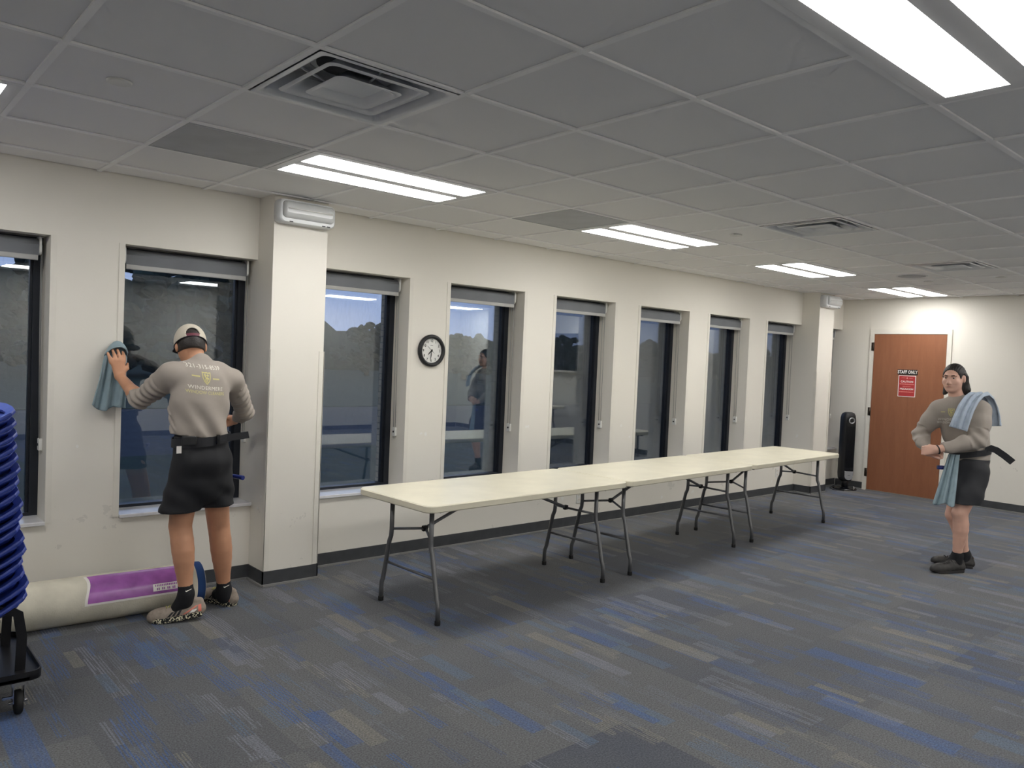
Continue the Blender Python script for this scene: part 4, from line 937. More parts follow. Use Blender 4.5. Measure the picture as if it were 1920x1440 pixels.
# ---------------------------------------------------------------- the man washing the window (seen from behind)
def shoe(par, origin, heel, toe, z0, pitch, style, left):
    """heel/toe: floor positions; pitch lifts the heel"""
    h, t = A(heel[0], heel[1], 0), A(toe[0], toe[1], 0); d = (t-h); L_ = np.linalg.norm(d); d /= L_; s = A(-d[1], d[0], 0)
    cp, sp = math.cos(pitch), math.sin(pitch)
    def P(u, v, w):   # u 0 heel..1 toe, v sideways, w up; pivot near the ball of the foot
        x = (u-.78)*L_; z = w
        if u < .78: x, z = x*cp+z*sp*0+0, z-x*sp*1.0
        p = h+d*(.78*L_+x)+s*v; return A(p[0], p[1], z0+z)
    hw = lambda u: .034+.012*math.sin(min(1, u/.75)*math.pi*.5) if u < .78 else .046*math.sqrt(max(0, 1-((u-.78)/.235)**2.2))
    us = list(np.linspace(.0, .98, 22)); sole_h = .030 if style == 'knit' else .024
    so = MB(); rings = []
    for u in us:
        wv = max(hw(u), .012)*(1.06 if u > .02 else .8); toe_up = .012*max(0, (u-.86)/.14)**1.5
        b0 = [P(u, -wv*.9, toe_up), P(u, -wv, toe_up+.006), P(u, -wv, toe_up+sole_h), P(u, wv, toe_up+sole_h), P(u, wv, toe_up+.006), P(u, wv*.9, toe_up)]
        rings.append([tuple(q) for q in b0])
    root = empty_part = None
    so.loft(rings, smooth=False)
    up = Blob(.004); tops = {.06: .078, .16: .082, .3: .078, .45: .066, .6: .05, .75: .042, .88: .036, .95: .03}
    prev = None
    for u, hh in tops.items():
        hh *= 1.0 if style == 'knit' else 1.04
        c = P(u, 0, sole_h*.7+hh*.30); r = max(hw(u)*.98, .02); cur = (c, r, hh)
        if prev is not None: up.limb(prev[0], c, prev[1], r, .012)
        prev = cur
        if u < .5: up.limb(P(u, 0, sole_h+.01), P(u, 0, hh+.004), hw(u)*.95, hw(u)*.66, .012)
    up.post.append(plane_cut(tuple(P(.4, 0, sole_h*.6)), (-sp*d[0], -sp*d[1], -cp) if False else (0, 0, -1)) if pitch == 0 else (lambda X, Y, Z, F: F))
    ob, V, Q = up.build('shoe', MT['shoe'] if style == 'knit' else MT['shoeblk'], par, origin)
    so.build('sole', MT['sole'] if style == 'knit' else MT['soleblk'], ob, origin)
    bv = BVHTree.FromPolygons([tuple(v) for v in V], [tuple(map(int, q)) for q in Q])
    def onside(u, w, sd, off=.0015):
        p = P(u, sd*.12, w); dr = -s*sd; hit = bv.ray_cast(Vector(p), Vector(dr), .2)
        return tuple((np.array(hit[0]) if hit[0] is not None else P(u, sd*hw(u), w))+s*sd*off)
    def band(name, mat, quads, sd):
        m = MB()
        for (u0, w0, u1, w1, wd) in quads:
            row = [[onside(u0+(u1-u0)*k/6+q, w0+(w1-w0)*k/6, sd) for q in (-wd, wd)] for k in range(7)]
            m.loft(row, cap=False, closed=False)
        return m.build(name, mat, ob, origin)
    for sd in (-1, 1):
        if style == 'knit':
            for q in (.42, .51, .60): band('stripe', MT['black'], [(q+.05, sole_h+.004, q-.04, sole_h+.046-.018*(q-.44)/.16, .026)], sd)
            band('heel_patch', MT['coral'], [(.36, sole_h+.004, .10, sole_h+.040, .028), (.05, sole_h+.042, .04, sole_h+.004, .03)], sd); band('heel_insert', MT['paper'], [(.20, sole_h+.006, .14, sole_h+.022, .05)], sd)
        else:
            band('welt', MT['soleblk'], [(.1, sole_h+.008, .9, sole_h+.004, .01)], sd)
    lc = MB()
    for k in range(5):
        u = .44+k*.065; w = .2
        hit = []
        for v in (-.022, -.01, 0, .01, .022):
            p = P(u+(.02 if v > 0 else -.02)*(1 if k % 2 else -1)*.5, v, .16); q = bv.ray_cast(Vector(p), Vector((0, 0, -1)), .2)
            if q[0] is not None: hit.append(tuple(np.array(q[0])+A(0, 0, .003)))
        if len(hit) > 2: lc.tube(hit, .0028, 6)
    lc.build('laces', MT['lace'] if style == 'knit' else MT['soleblk'], ob, origin)
    if style != 'knit':
        q = P(.02, 0, .085); MB().tube([tuple(q+A(0, 0, -.012)), tuple(q-d*.014), tuple(q+A(0, 0, .012))], .004, 6).build('pull_tab', MT['rubberorange'], ob, origin)
    return ob

def man_at_window():
    O = (1.66, 4.53, 0); r = thing('person', 'man in backwards cream cap, grey shirt and black shorts wiping the window', 'person', O)
    shL, shR = at(322, 704, 4.53), at(436, 712, 4.55); elL, wrL, knL_ = at(262, 750, 4.74), at(225, 706, 4.985), at(220, 679, 5.0)
    elR, wrR = at(459, 772, 4.70), at(441, 787, 4.90)
    pel, wst, ch = A(1.632, 4.46, .93), A(1.622, 4.46, 1.11), A(1.628, 4.49, 1.29); nb = A(1.628, 4.53, 1.425)
    hd = at(357, 645, 4.62); hipL, hipR = A(1.56, 4.47, .90), A(1.70, 4.485, .89)
    kL, kR = at(338, 985, 4.51), at(410, 985, 4.57); aL, aR = at(349, 1112, 4.475), at(420, 1104, 4.60)
    F = rot_basis((.16, .92, -.34), (0, .3, 1))    # head: looking down at the glass
    b = Blob(.0055)
    b.chain([(pel, .105), (wst, .100), (ch, .115)], .05, ((0, 1, 0), .72)); b.limb(shL, shR, .052, .052, .04)
    b.limb(nb, hd+A(0, -.01, -.04), .058, .054, .03)
    b.ell(hd, (.074, .094, .105), F, .02); b.ell(hd+F[1]*.035-F[2]*.05, (.058, .062, .07), F, .02)
    b.ell(hd+F[1]*.10-F[2]*.03, (.012, .016, .02), F, .012)
    for sgn in (-1, 1): b.ell(hd+F[0]*.078*sgn-F[2]*.022-F[1]*.012, (.009, .02, .032), F, .008)
    b.chain([(shL, .05), (lerp(shL, elL, .5), .044), (elL, .038), (lerp(elL, wrL, .3), .038), (wrL, .026)], .02)
    b.chain([(shR, .05), (lerp(shR, elR, .5), .044), (elR, .038), (lerp(elR, wrR, .35), .037), (wrR, .027)], .02)
    def leg(h, k, a):
        m = lerp(k, a, .32)+A(0, -.018, 0)
        b.chain([(h, .074), (lerp(h, k, .6), .070), (k, .062)], .004); b.chain([(k, .062), (lerp(k, a, .10)+A(0, -.004, 0), .0605), (lerp(k, a, .22)+A(0, -.009, 0), .0615), (lerp(k, a, .36)+A(0, -.011, 0), .061), (lerp(k, a, .50)+A(0, -.010, 0), .0565), (lerp(k, a, .64)+A(0, -.006, 0), .050), (lerp(k, a, .8), .042), (a, .036)], .004)
    leg(hipL, kL, aL); leg(hipR, kR, aR)
    for a, tt in ((aL, (1.44, 4.54)), (aR, (1.80, 4.78))): b.limb(a, (a[0]*.6+tt[0]*.4, a[1]*.6+tt[1]*.4, .055), .033, .024, .02)
    # left hand pressed on the cloth, back of the hand to the room
    tips = [at(x, y, Y) for x, y, Y in ((202, 662, 5.02), (211, 656, 5.028), (220, 655, 5.028), (230, 660, 5.022))]; kn = [at(x, y, 4.985) for x, y in ((207.5, 679), (216, 676), (225, 675.5), (233, 677.5))]
    fg = [[k_, lerp(k_, t_, .5)+A(0, -.012, .0), t_] for k_, t_ in zip(kn, tips)]
    hand(b, wrL, lerp(kn[1], kn[2], .5), kn[3]-kn[0], (0, 1, 0), fg, (lerp(wrL, kn[3], .35)+A(.008, 0, 0), at(237.5, 691, 4.99), at(239, 682, 5.01)), rs=.0108)
    # right hand working low at the frame
    d = A(-.03, .10, -.02); k0 = wrR+A(-.02, .075, -.015); sd = A(.2, .05, 1)/np.linalg.norm((.2, .05, 1))
    fr = [[k0+sd*.028*t, k0+sd*.026*t+A(-.025, .035, -.004), k0+sd*.024*t+A(-.05, .02, -.006)] for t in (-1, -.33, .33, 1)]
    hand(b, wrR, k0, sd, (1, 0, 0), fr, (wrR+A(-.018, .02, .01), k0+A(-.035, -.01, .02), k0+A(-.05, .015, .03)))
    b.build('body', MT['skin'], r, O)
    # hair under the cap
    h = Blob(.004); h.ell(hd-F[1]*.006-F[2]*.006, (.079, .099, .107), F, .01); h.post += [plane_cut(tuple(hd+F[1]*.0), tuple(F[1])), plane_cut(tuple(hd-F[1]*.07-F[2]*.052), tuple(-F[2]))]
    for sgn in (-1, 1): h.limb(hd+F[0]*.072*sgn-F[2]*.02, hd+F[0]*.068*sgn-F[2]*.07-F[1]*.01, .012, .006, .01)
    h.build('hair', MT['hair'], r, O)
    # cap, worn backwards: opening and strap at the back
    c = Blob(.004); c.ell(hd+F[2]*.012, (.088, .106, .106), F, .004); c.ell(hd+F[2]*.004, (.082, .10, .10), F, .004, sub=True)
    cut = -F[2]-F[1]*.22; c.post += [plane_cut(tuple(hd-F[2]*.012), tuple(cut))]
    c.limb(hd-F[1]*.15+F[2]*.034, hd-F[1]*.04+F[2]*.034, .034, .034, .003, sub=True); c.limb(hd-F[1]*.15+F[2]*.0, hd-F[1]*.04+F[2]*.0, .036, .036, .003, sub=True)
    co, CV, CQ = c.build('cap', MT['cap'], r, O)
    st = []; nn = []; uu = []
    for a in np.linspace(-34, 34, 11):
        q = math.radians(a); n = F[0]*math.sin(q)-F[1]*math.cos(q); st.append(hd+F[2]*.021+F[0]*.084*math.sin(q)*1.0-F[1]*.1015*math.cos(q)); nn.append(n); uu.append(F[2])
    strap(st, nn, .017, .003, uu).build('cap_strap', MT['maroon'], co, O)
    e = []; 
    ed = MB(); ed.tube([tuple(hd-F[2]*(.012-.024*math.cos(q))+F[0]*.088*math.sin(q)-F[1]*.106*math.cos(q)) for q in np.linspace(-2.2, 2.2, 30)], .003, 6); ed.build('cap_edge', MT['capdark'], co, O)
    br = Blob(.005); br.ell(hd+F[1]*.135+F[2]*.008, (.08, .075, .007), F, .01); br.build('cap_brim', MT['capdark'], co, O)
    MB().lathe([(.001, .004), (.007, .003), (.008, 0)], 10, frame_mat(hd+F[2]*.1185, tuple(F[0]), tuple(F[1]), tuple(F[2]))).build('cap_button', MT['cap'], co, O)
    # shirt
    s = Blob(.0055); fl = ((0, 1, 0), .70)
    s.chain([((1.616, 4.455, .985), .142), ((1.616, 4.455, 1.04), .146), ((1.610, 4.455, 1.10), .146), ((1.606, 4.47, 1.22), .154), ((1.622, 4.49, 1.31), .154)], .03, fl); s.limb(lerp(shL, shR, .12), lerp(shL, shR, .88), .072, .070, .05); s.limb(lerp(shL, shR, .3)+A(0, .0, .02), lerp(shL, shR, .72)+A(0, 0, .03), .068, .068, .05)
    s.limb(nb+A(0, -.01, -.02), nb+A(.002, .006, .035), .075, .064, .02)
    s.limb(lerp(shL, shR, -.02), lerp(shL, elL, .3), .07, .062, .04)
    s.chain([(shL, .072), (lerp(shL, elL, .5), .060), (elL, .050), (lerp(elL, wrL, .30), .047)], .02)
    s.chain([(shR, .066), (lerp(shR, elR, .5), .056), (elR, .050), (lerp(elR, wrR, .55), .044)], .02)
    cL = lerp(elL, wrL, .22); cR = lerp(elR, wrR, .62)
    def cut_sleeve(p, q, rad):
        n = (A(*q)-A(*p)); n /= np.linalg.norm(n); p = A(*p)
        def f(X, Y, Z, F_):
            near = ((X-p[0])**2+(Y-p[1])**2+(Z-p[2])**2) < rad*rad; pl = (X-p[0])*n[0]+(Y-p[1])*n[1]+(Z-p[2])*n[2]
            return np.where(near, np.maximum(F_, pl), F_)
        return f
    ax, bx = elL-shL, shL
    def wr(X, Y, Z):
        q = (X-1.62)*.55+(Z-1.15)*.5; back = np.exp(-((Y-4.36)/.09)**2)
        low = np.clip((1.27-Z)/.12, 0, 1)
        w = .011*low*np.sin(58*((X-1.55)*.85+(Z-1.2)*.42+.02*np.sin(9*Z+14*X)))*(.6+.4*np.sin(11*X+7*Z))
        w *= np.clip((Z-1.03)/.05, .15, 1)
        # sleeve rings
        tl = ((X-shL[0])*ax[0]+(Y-shL[1])*ax[1]+(Z-shL[2])*ax[2])/(ax@ax)
        w = np.where((tl > .25) & (X < 1.46), .0055*np.sin(34*tl+6*X+9*np.sin(8*Z)), w)
        ar = elR-shR; tr = ((X-shR[0])*ar[0]+(Y-shR[1])*ar[1]+(Z-shR[2])*ar[2])/(ar@ar)
        w = np.where((tr > .15) & (X > 1.86), .0055*np.sin(36*tr+30*X), w)
        return w
    s.post += [folds(wr), plane_cut((1.62, 4.4, 1.052), (-.12, 0, -1)), cut_sleeve(cL, wrL, .12), cut_sleeve(cR, wrR, .1)]
    so, SV, SQ = s.build('shirt', MT['shirt'], r, O, smooth=1)
    collar = MB(); collar.tube([tuple(nb+A(.002+.062*math.cos(a), .006+.062*math.sin(a), .028+.018*math.sin(a))) for a in np.linspace(0, 2*math.pi, 25)], .006, 6, cap=False); collar.build('collar', MT['shirt'], so, O)
    # back print
    upv = (A(0, .0, 1)); rt = A(.992, .10, -.075); rt /= np.linalg.norm(rt); upv = A(.075, -.1, 1.0); upv -= rt*(upv@rt); upv /= np.linalg.norm(upv)
    cen = at(390, 712, 4.38)
    pcs = [shifted(text_geo('321-315-8539', .0285, spacing=1.08), 0, .062, 1.06), shifted(text_geo('WINDERMERE', .0275, spacing=1.08), 0, -.048, 1.02)]
    print_on('phone_and_name_print', MT['printw'], so, O, SV, SQ, pcs, cen, rt, upv); 
    print_on('crest_print', MT['printy'], so, O, SV, SQ, [shield(0, .005, .046, .066), shifted(text_geo('WINDOW CLEANERS', .0235, spacing=1.0), 0, -.073, .92), bars([(-.072, -.034, .012, .0035), (.034, .074, .005, .0035)])], cen, rt, upv)
    # shorts
    t = Blob(.006); t.limb((1.616, 4.456, 1.05), (1.624, 4.46, .82), .146, .160, .03, ((0, 1, 0), .78)); t.limb((1.565, 4.465, .88), (1.513, 4.50, .56), .100, .112, .02); t.limb((1.70, 4.475, .90), (1.745, 4.525, .56), .100, .102, .02)
    t.limb((1.55, 4.39, .92), (1.60, 4.385, .92), .06, .06, .06); t.limb((1.70, 4.40, .92), (1.66, 4.385, .92), .06, .06, .06)
    t.limb((1.515, 4.50, .64), (1.512, 4.50, .54), .070, .090, .006, sub=True); t.limb((1.74, 4.525, .64), (1.745, 4.525, .54), .066, .082, .006, sub=True); t.limb(at(328, 968, 4.39), at(331, 951, 4.39), .011, .003, .003, sub=True)
    def fs(X, Y, Z): return .004*np.sin(40*(X*.8+.25*Z)+5*np.sin(9*Z))*np.clip((.95-Z)/.2, 0, 1)+.003*np.sin(55*(X*.4+Z))*np.clip((.85-Z)/.2, 0, 1)
    t.post += [folds(fs), plane_cut((1.6, 4.4, 1.062), (0, 0, 1)), plane_cut((1.5, 4.4, .632), (.05, 0, -1)), lambda X, Y, Z, F_: np.maximum(F_, .012-np.abs(X-1.465)-np.clip((Z-.645), 0, 1)*.5+0*Y) if False else F_]
    to, _, _ = t.build('shorts', MT['shorts'], r, O)
    tg = MB(); p0 = at(336, 842, 4.365); tg.box(p0[0]-.014, p0[0]+.012, p0[1]-.001, p0[1]+.001, p0[2]-.024, p0[2]+.016); tg.build('shirt_tag', MT['paper'], so, O)
    # tool belt with loose tail
    pth = []; nn = []; uu = []
    for a in np.linspace(0, 2*math.pi, 49): pth.append((1.617+.155*math.cos(a), 4.456+.123*math.sin(a), 1.036+.016*math.cos(a))); nn.append((math.cos(a)/.155, math.sin(a)/.123, 0)); uu.append((0, 0, 1))
    bo = strap(pth, nn, .05, .004, uu).build('belt', MT['webbing'], r, O)
    e0, e1 = at(425, 821, 4.345), at(466, 815, 4.33); strap([at(406, 824, 4.328), e0, lerp(e0, e1, .5), e1], [(0, -1, 0)]*4, .04, .004, [(0, 0, 1), (0, 0, 1), (-.1, 0, 1), (-.22, 0, 1)]).build('belt_tail', MT['webbing'], bo, O)
    bk = MB(); p = at(357, 826, 4.337); bk.prism(rrect(-.045, .03, -.024, .024, .006, 3), 0, .016, frame_mat((p[0], p[1]-.002, p[2]), (.97, -.22, 0), (0, 0, 1), (-.22, -.97, 0)), ch=.003); bk.build('belt_pouch', MT['black'], bo, O)
    p = at(409, 824, 4.326); MB().box(p[0]-.008, p[0]+.006, p[1]-.01, p[1]+.006, p[2]-.027, p[2]+.027).build('belt_loop', MT['gloss'], bo, O)
    # socks and shoes
    for a, kk in ((aL, kL), (aR, kR)):
        sk = Blob(.005); top = lerp(a, kk, .13); sk.chain([(top, .041), (a, .0415), (a+A(0, 0, -.05), .04)], .01); tt = A(1.44, 4.54, 0) if a is aL else A(1.80, 4.78, 0); sk.limb(a+A(0, 0, -.012), (a[0]*.62+tt[0]*.38, a[1]*.62+tt[1]*.38, .062), .040, .034, .02); sk.post.append(plane_cut(tuple(lerp(a, kk, .125)), tuple(kk-a)))
        o_, v_, q_ = sk.build('sock', MT['sock'], r, O); p = lerp(a, kk, .06)
        tk = MB(); tk.tube([tuple(p+A(-.02+.004, -.0405, .002)), tuple(p+A(-.012, -.043, -.002)), tuple(p+A(.018, -.041, .008))], [.0022, .0028, .001], 6); tk.build('sock_mark', MT['printw'], o_, O)
    shoe(r, O, (1.652, 4.455), (1.398, 4.555), 0, .12, 'knit', True); shoe(r, O, (1.888, 4.580), (1.795, 4.80), 0, 0.0, 'knit', False)
    # cloth under the left hand (held, so a thing of its own)
    c0 = A(1.31, 5.06, 1.30); ct = thing('cleaning_cloth', 'blue-grey cloth pressed to the window edge by the man in the cap', 'cloth', tuple(c0))
    top, bot = at(218, 646, 5.06), at(203, 765, 5.045)
    lt, rtp = at(196, 668, 5.065), at(238, 668, 5.065); lb, rb = at(170, 758, 5.05), at(234, 765, 5.05); 
    def cl(u, v):
        tp = lt*(1-u)+rtp*u; tp = tp+A(0, 0, 1)*(.085*math.sin(math.pi*u)**.7); bt = lb*(1-u)+rb*u+A(0, 0, -.03*math.sin(math.pi*min(1, u*1.6))) ; p = tp*(1-v)+bt*v
        w = min(1, v*2.2); p = p+A(0, -.016*math.sin(u*17+1.2*v)*w-.008*math.sin(u*31+2)*w-.012*w, 0)
        return p
    MB().sheet(cl, 44, 40, .004).build('cloth_drape', MT['towel'], ct, tuple(c0))
    def hood(u, v):
        a = math.pi*(1-u); tp = lt*(1-u)+rtp*u; R = .085*math.sin(math.pi*u)**.7
        p = tp+A(0, 0, 1)*R; q = v*math.pi*.8; dep = .058*math.sin(math.pi*u)**.35
        return p+A(0, -dep*math.sin(q*.62), .012*math.sin(q)-.034*v*v*math.sin(math.pi*u))
    MB().sheet(hood, 30, 12, .005).build('cloth_hood', MT['towel'], ct, tuple(c0))
    hm = MB(); hm.tube([tuple(A(*hood(u, 1.0))) for u in np.linspace(0, 1, 24)], .0045, 6); hm.build('cloth_hem', MT['towel'], ct, tuple(c0))
    # squeegee in the holster, only its blue handle shows
    p = at(440, 893, 4.50); q = at(456, 896, 4.44); tl = thing('squeegee', 'blue handled tool sticking out beside the black shorts of the man in the cap', 'tool', tuple(p))
    MB().tube([tuple(lerp(q, p, 2.2)), tuple(lerp(q, p, 1.0)), tuple(lerp(q, p, .2)), tuple(q)], [.010, .012, .0135, .0135], 12).build('handle', MT['toolblue'], tl, tuple(p)); MB().tube([tuple(lerp(q, p, 2.2)), tuple(lerp(q, p, 3.0))], .007, 8).build('shank', MT['silver'], tl, tuple(p))
man_at_window()

# ---------------------------------------------------------------- the man flexing by the door
def man_flexing():
    n = A(*_n2); rt = A(n[1], -n[0], 0)*1.0; up = A(0, 0, 1)     # rt: to the right as the camera sees him
    if rt@CR < 0: rt = -rt
    O = (6.93, 2.30, 0); r = thing('person', 'long-haired man in grey shirt and dark shorts flexing his arms before the door', 'person', O)
    shR, shL = atd(1761, 768, 7.26), atd(1838, 770, 7.28); elR, wrR = atd(1725, 815, 7.28), atd(1740, 849, 7.10); elL, wrL = atd(1834, 826, 7.16), atd(1757, 843, 7.02)
    ch = atd(1803, 785, 7.30); wst = atd(1818, 835, 7.32); pel = atd(1822, 872, 7.32); nb = atd(1795, 752, 7.28); hd = atd(1788, 709, 7.24)
    hipR, hipL = atd(1806, 885, 7.36), atd(1832, 885, 7.26); kR, kL = atd(1787, 965, 7.38), atd(1800, 962, 7.18); aR, aL = atd(1810, 1040, 7.46), atd(1795, 1042, 7.24)
    sv = shL-shR; sv /= np.linalg.norm(sv); fw = np.cross(up, sv); fw = fw if fw@n < 0 else -fw; fw /= np.linalg.norm(fw)
    F = rot_basis(tuple(-n*.90-rt*.30-up*.03), (0, 0, 1)); R_, Fw, Up = F
    if R_@rt > 0: pass
    b = Blob(.005)
    b.chain([(pel, .095), (wst, .10), (ch, .125)], .05, (tuple(fw), .72)); b.limb(shR, shL, .055, .055, .04); b.limb(nb, hd-Up*.05-Fw*.02, .058, .052, .03)
    # head and face
    b.ell(hd+Up*.012-Fw*.012, (.074, .092, .098), F, .02); b.ell(hd+Fw*.026-Up*.045, (.062, .066, .068), F, .025); b.ell(hd+Fw*.060-Up*.098, (.026, .022, .016), F, .022)
    for s in (-1, 1):
        b.ell(hd+R_*.030*s+Fw*.098+Up*.002, (.017, .016, .010), F, .010, sub=True); b.ell(hd+R_*.043*s+Fw*.058-Up*.03, (.02, .018, .018), F, .02); b.ell(hd+R_*.032*s+Fw*.079+Up*.022, (.024, .008, .006), F, .012)
        b.ell(hd+R_*.077*s-Fw*.012-Up*.006, (.009, .02, .031), F, .006); b.ell(hd+R_*.011*s+Fw*.094-Up*.042, (.008, .009, .007), F, .006)
    b.limb(hd+Fw*.083+Up*.004, hd+Fw*.106-Up*.036, .0075, .0115, .012)
    b.ell(hd+Fw*.083-Up*.062, (.024, .012, .010), F, .012)
    # arms (flexed)
    b.chain([(shR, .058), (lerp(shR, elR, .5), .058), (elR, .045), (lerp(elR, wrR, .3), .046), (wrR, .028)], .02); b.chain([(shL, .06), (lerp(shL, elL, .5), .062), (elL, .047), (lerp(elL, wrL, .3), .047), (wrL, .028)], .02)
    # fists: left hand closed over the right
    def fist(w, d, sd, pn):
        d = d/np.linalg.norm(d); kn = w+d*.082; sd = sd/np.linalg.norm(sd); fs = []
        for t in (-1, -.33, .33, 1): k0 = kn+sd*.027*t; fs.append([k0, k0+d*.022+pn*.014, k0+d*.012+pn*.036, k0-d*.014+pn*.034])
        hand(b, w, kn, sd, tuple(pn), fs, (w+d*.02+sd*.024, w+d*.056+sd*.034+pn*.012, w+d*.072+sd*.016+pn*.032), rs=.0095)
    fist(wrL, atd(1728, 845, 7.03)-wrL, up*.9+n*.2, n); fist(wrR, atd(1760, 855, 7.10)-wrR, n*.8+up*.5, up*.8-n*.4)
    def leg(h, k, a, dr):
        b.chain([(h, .066), (lerp(h, k, .6), .066), (k, .058)], .004); b.chain([(k, .058), (lerp(k, a, .12)-dr*.006, .056), (lerp(k, a, .24)-dr*.012, .0575), (lerp(k, a, .38)-dr*.014, .057), (lerp(k, a, .54)-dr*.01, .051), (lerp(k, a, .7)-dr*.004, .043), (lerp(k, a, .85), .037), (a, .035)], .004)
        b.ell(k+dr*.012, (.034, .034, .04), None, .03)
    fdir = -rt*.9-n*.2; leg(hipR, kR, aR, fdir); leg(hipL, kL, aL, fdir)
    for a in (aR, aL): b.limb(a, a+fdir*.07-up*.075, .033, .024, .02)
    b.build('body', MT['skin2'], r, O)
    # facial details
    for s in (-1, 1):
        ey = MB(); c = hd+R_*.030*s+Fw*.078+Up*.002; M = frame_mat(c, tuple(R_), tuple(Up), tuple(Fw)); ey.lathe([(.0008, .0095), (.006, .0075), (.010, .002), (.010, -.004)], 14, M @ Matrix.Diagonal((1, .55, 1, 1))); e = ey.build('eye', MT['eye'], r, O)
        MB().lathe([(.001, .0104), (.0045, .0098), (.005, .006)], 12, M).build('iris', MT['iris'], e, O)
        bw = MB(); bw.tube([tuple(hd+R_*(.014*s)+Fw*.0905+Up*.019), tuple(hd+R_*(.032*s)+Fw*.0865+Up*.025), tuple(hd+R_*(.05*s)+Fw*.071+Up*.018)], [.0035, .004, .002], 6); bw.build('eyebrow', MT['brow'], r, O)
    for z, w, nm in ((-.0585, .0035, 'upper_lip'), (-.0665, .0042, 'lower_lip')):
        lp = MB(); lp.tube([tuple(hd+R_*.024*q+Fw*(.0935-.014*q*q)+Up*(z+.002*q*q*(1 if z > -.06 else 1))) for q in (-1, -.5, 0, .5, 1)], [.001, w, w*1.05, w, .001], 8); lp.build(nm, MT['lip'], r, O)
    # hair swept back, falling behind the neck
    h = Blob(.0045); h.ell(hd+Up*.020-Fw*.018, (.083, .098, .100), F, .01); h.ell(hd-Fw*.05-Up*.04, (.074, .062, .10), F, .02)
    h.chain([(hd-Fw*.04+R_*-.066, .03), (hd-Fw*.062-R_*.072-Up*.09, .03), (hd-Fw*.075-R_*.074-Up*.15, .02)], .03); h.chain([(hd-Fw*.05+R_*.060, .026), (hd-Fw*.055+R_*.060-Up*.085, .022), (hd-Fw*.03+R_*.074-Up*.128, .014)], .03)
    h.ell(hd+Fw*.075-Up*.035, (.072, .07, .088), F, .02, sub=True); h.ell(hd+Fw*.085+Up*.025, (.052, .05, .036), F, .015, sub=True)
    for s in (-1, 1): h.ell(hd+R_*.086*s+Fw*.004-Up*.004, (.022, .028, .036), F, .008, sub=True)
    def hw(X, Y, Z): q = (X-hd[0])*R_[0]+(Y-hd[1])*R_[1]; return .0013*np.sin(q*420+Z*60)
    h.post.append(folds(hw)); h.build('hair', MT['hair'], r, O, smooth=1)
    # shirt
    s = Blob(.005); fl = (tuple(fw), .74)
    s.chain([(pel+up*.02, .128), (wst, .132), (lerp(wst, ch, .5), .148), (ch, .165)], .05, fl); s.limb(lerp(shR, shL, .06), lerp(shR, shL, .94), .078, .08, .05); s.limb(lerp(shR, shL, .28)+up*.03, lerp(shR, shL, .72)+up*.03, .066, .066, .05); s.limb(nb-up*.03, nb+up*.012, .075, .066, .02)
    s.chain([(shR, .078), (lerp(shR, elR, .45), .073), (elR, .057), (lerp(elR, wrR, .35), .055), (lerp(elR, wrR, .9), .037)], .025); s.chain([(shL, .082), (lerp(shL, elL, .45), .082), (elL, .062), (lerp(elL, wrL, .35), .06), (lerp(elL, wrL, .9), .039)], .025)
    aL_, aR_ = elL-shL, elR-shR
    def wr(X, Y, Z):
        u = (X-O[0])*rt[0]+(Y-O[1])*rt[1]; w = .005*np.sin(58*(u*.8-Z*.6)+3*np.sin(11*Z))*np.clip((1.28-Z)/.15, 0, 1)+.004*np.sin(70*(u*.25+Z))*np.clip((1.02-Z)/.08, 0, 1)
        t = ((X-elL[0])**2+(Y-elL[1])**2+(Z-elL[2])**2); w = np.where(t < .012, .005*np.sin(95*(u*.7+Z*.7)), w)
        t = ((X-elR[0])**2+(Y-elR[1])**2+(Z-elR[2])**2); w = np.where(t < .012, .005*np.sin(95*(u*.3-Z)), w)
        return w
    def cut_sleeve(el, w_, q, rad):
        p = lerp(el, w_, q); d = (w_-el)/np.linalg.norm(w_-el)
        return lambda X, Y, Z, F_: np.where((X-p[0])**2+(Y-p[1])**2+(Z-p[2])**2 < rad*rad, np.maximum(F_, (X-p[0])*d[0]+(Y-p[1])*d[1]+(Z-p[2])*d[2]), F_)
    hem = atd(1815, 866, 7.2)[2]
    s.post += [folds(wr), plane_cut((0, 0, hem), (0, 0, -1)), cut_sleeve(elR, wrR, .86, .07), cut_sleeve(elL, wrL, .86, .07)]
    so, SV, SQ = s.build('shirt', MT['shirt'], r, O, smooth=1)
    cl = MB(); cl.tube([tuple(nb+rt*.068*math.cos(a)+n*.068*math.sin(a)+up*(.004+.024*math.sin(a))) for a in np.linspace(0, 2*math.pi, 25)], .0055, 6, cap=False); cl.build('collar', MT['shirt'], so, O)
    cen = atd(1784, 777, 7.12); tr = sv
    print_on('crest_print', MT['printy'], so, O, SV, SQ, [shield(0, .012, .045, .066), bars([(-.072, -.042, .016, .003), (.04, .07, .012, .003)])], cen, tr, up, reach=.4)
    print_on('name_print', MT['printw'], so, O, SV, SQ, [shifted(text_geo('WINDERMERE', .029, spacing=1.08), .002, -.045, .94), shifted(text_geo('WINDOW CLEANERS', .0235, spacing=1.0), .002, -.071, .84)], cen, tr, up, reach=.4)
    # shorts
    t = Blob(.006); t.limb(pel+up*.05, lerp(hipR, hipL, .5)+fdir*.012-up*.02, .126, .120, .03, (tuple(n), .85)); t.chain([(hipL+fdir*.022, .088), (lerp(hipL, kL, .55), .106), (lerp(hipL, kL, 1.12), .106)], .03); t.chain([(hipR, .10), (lerp(hipR, kR, .55), .10), (lerp(hipR, kR, 1.12), .096)], .04)
    t.limb(hipL, hipL+fdir*.01-up*.08, .085, .085, .04)
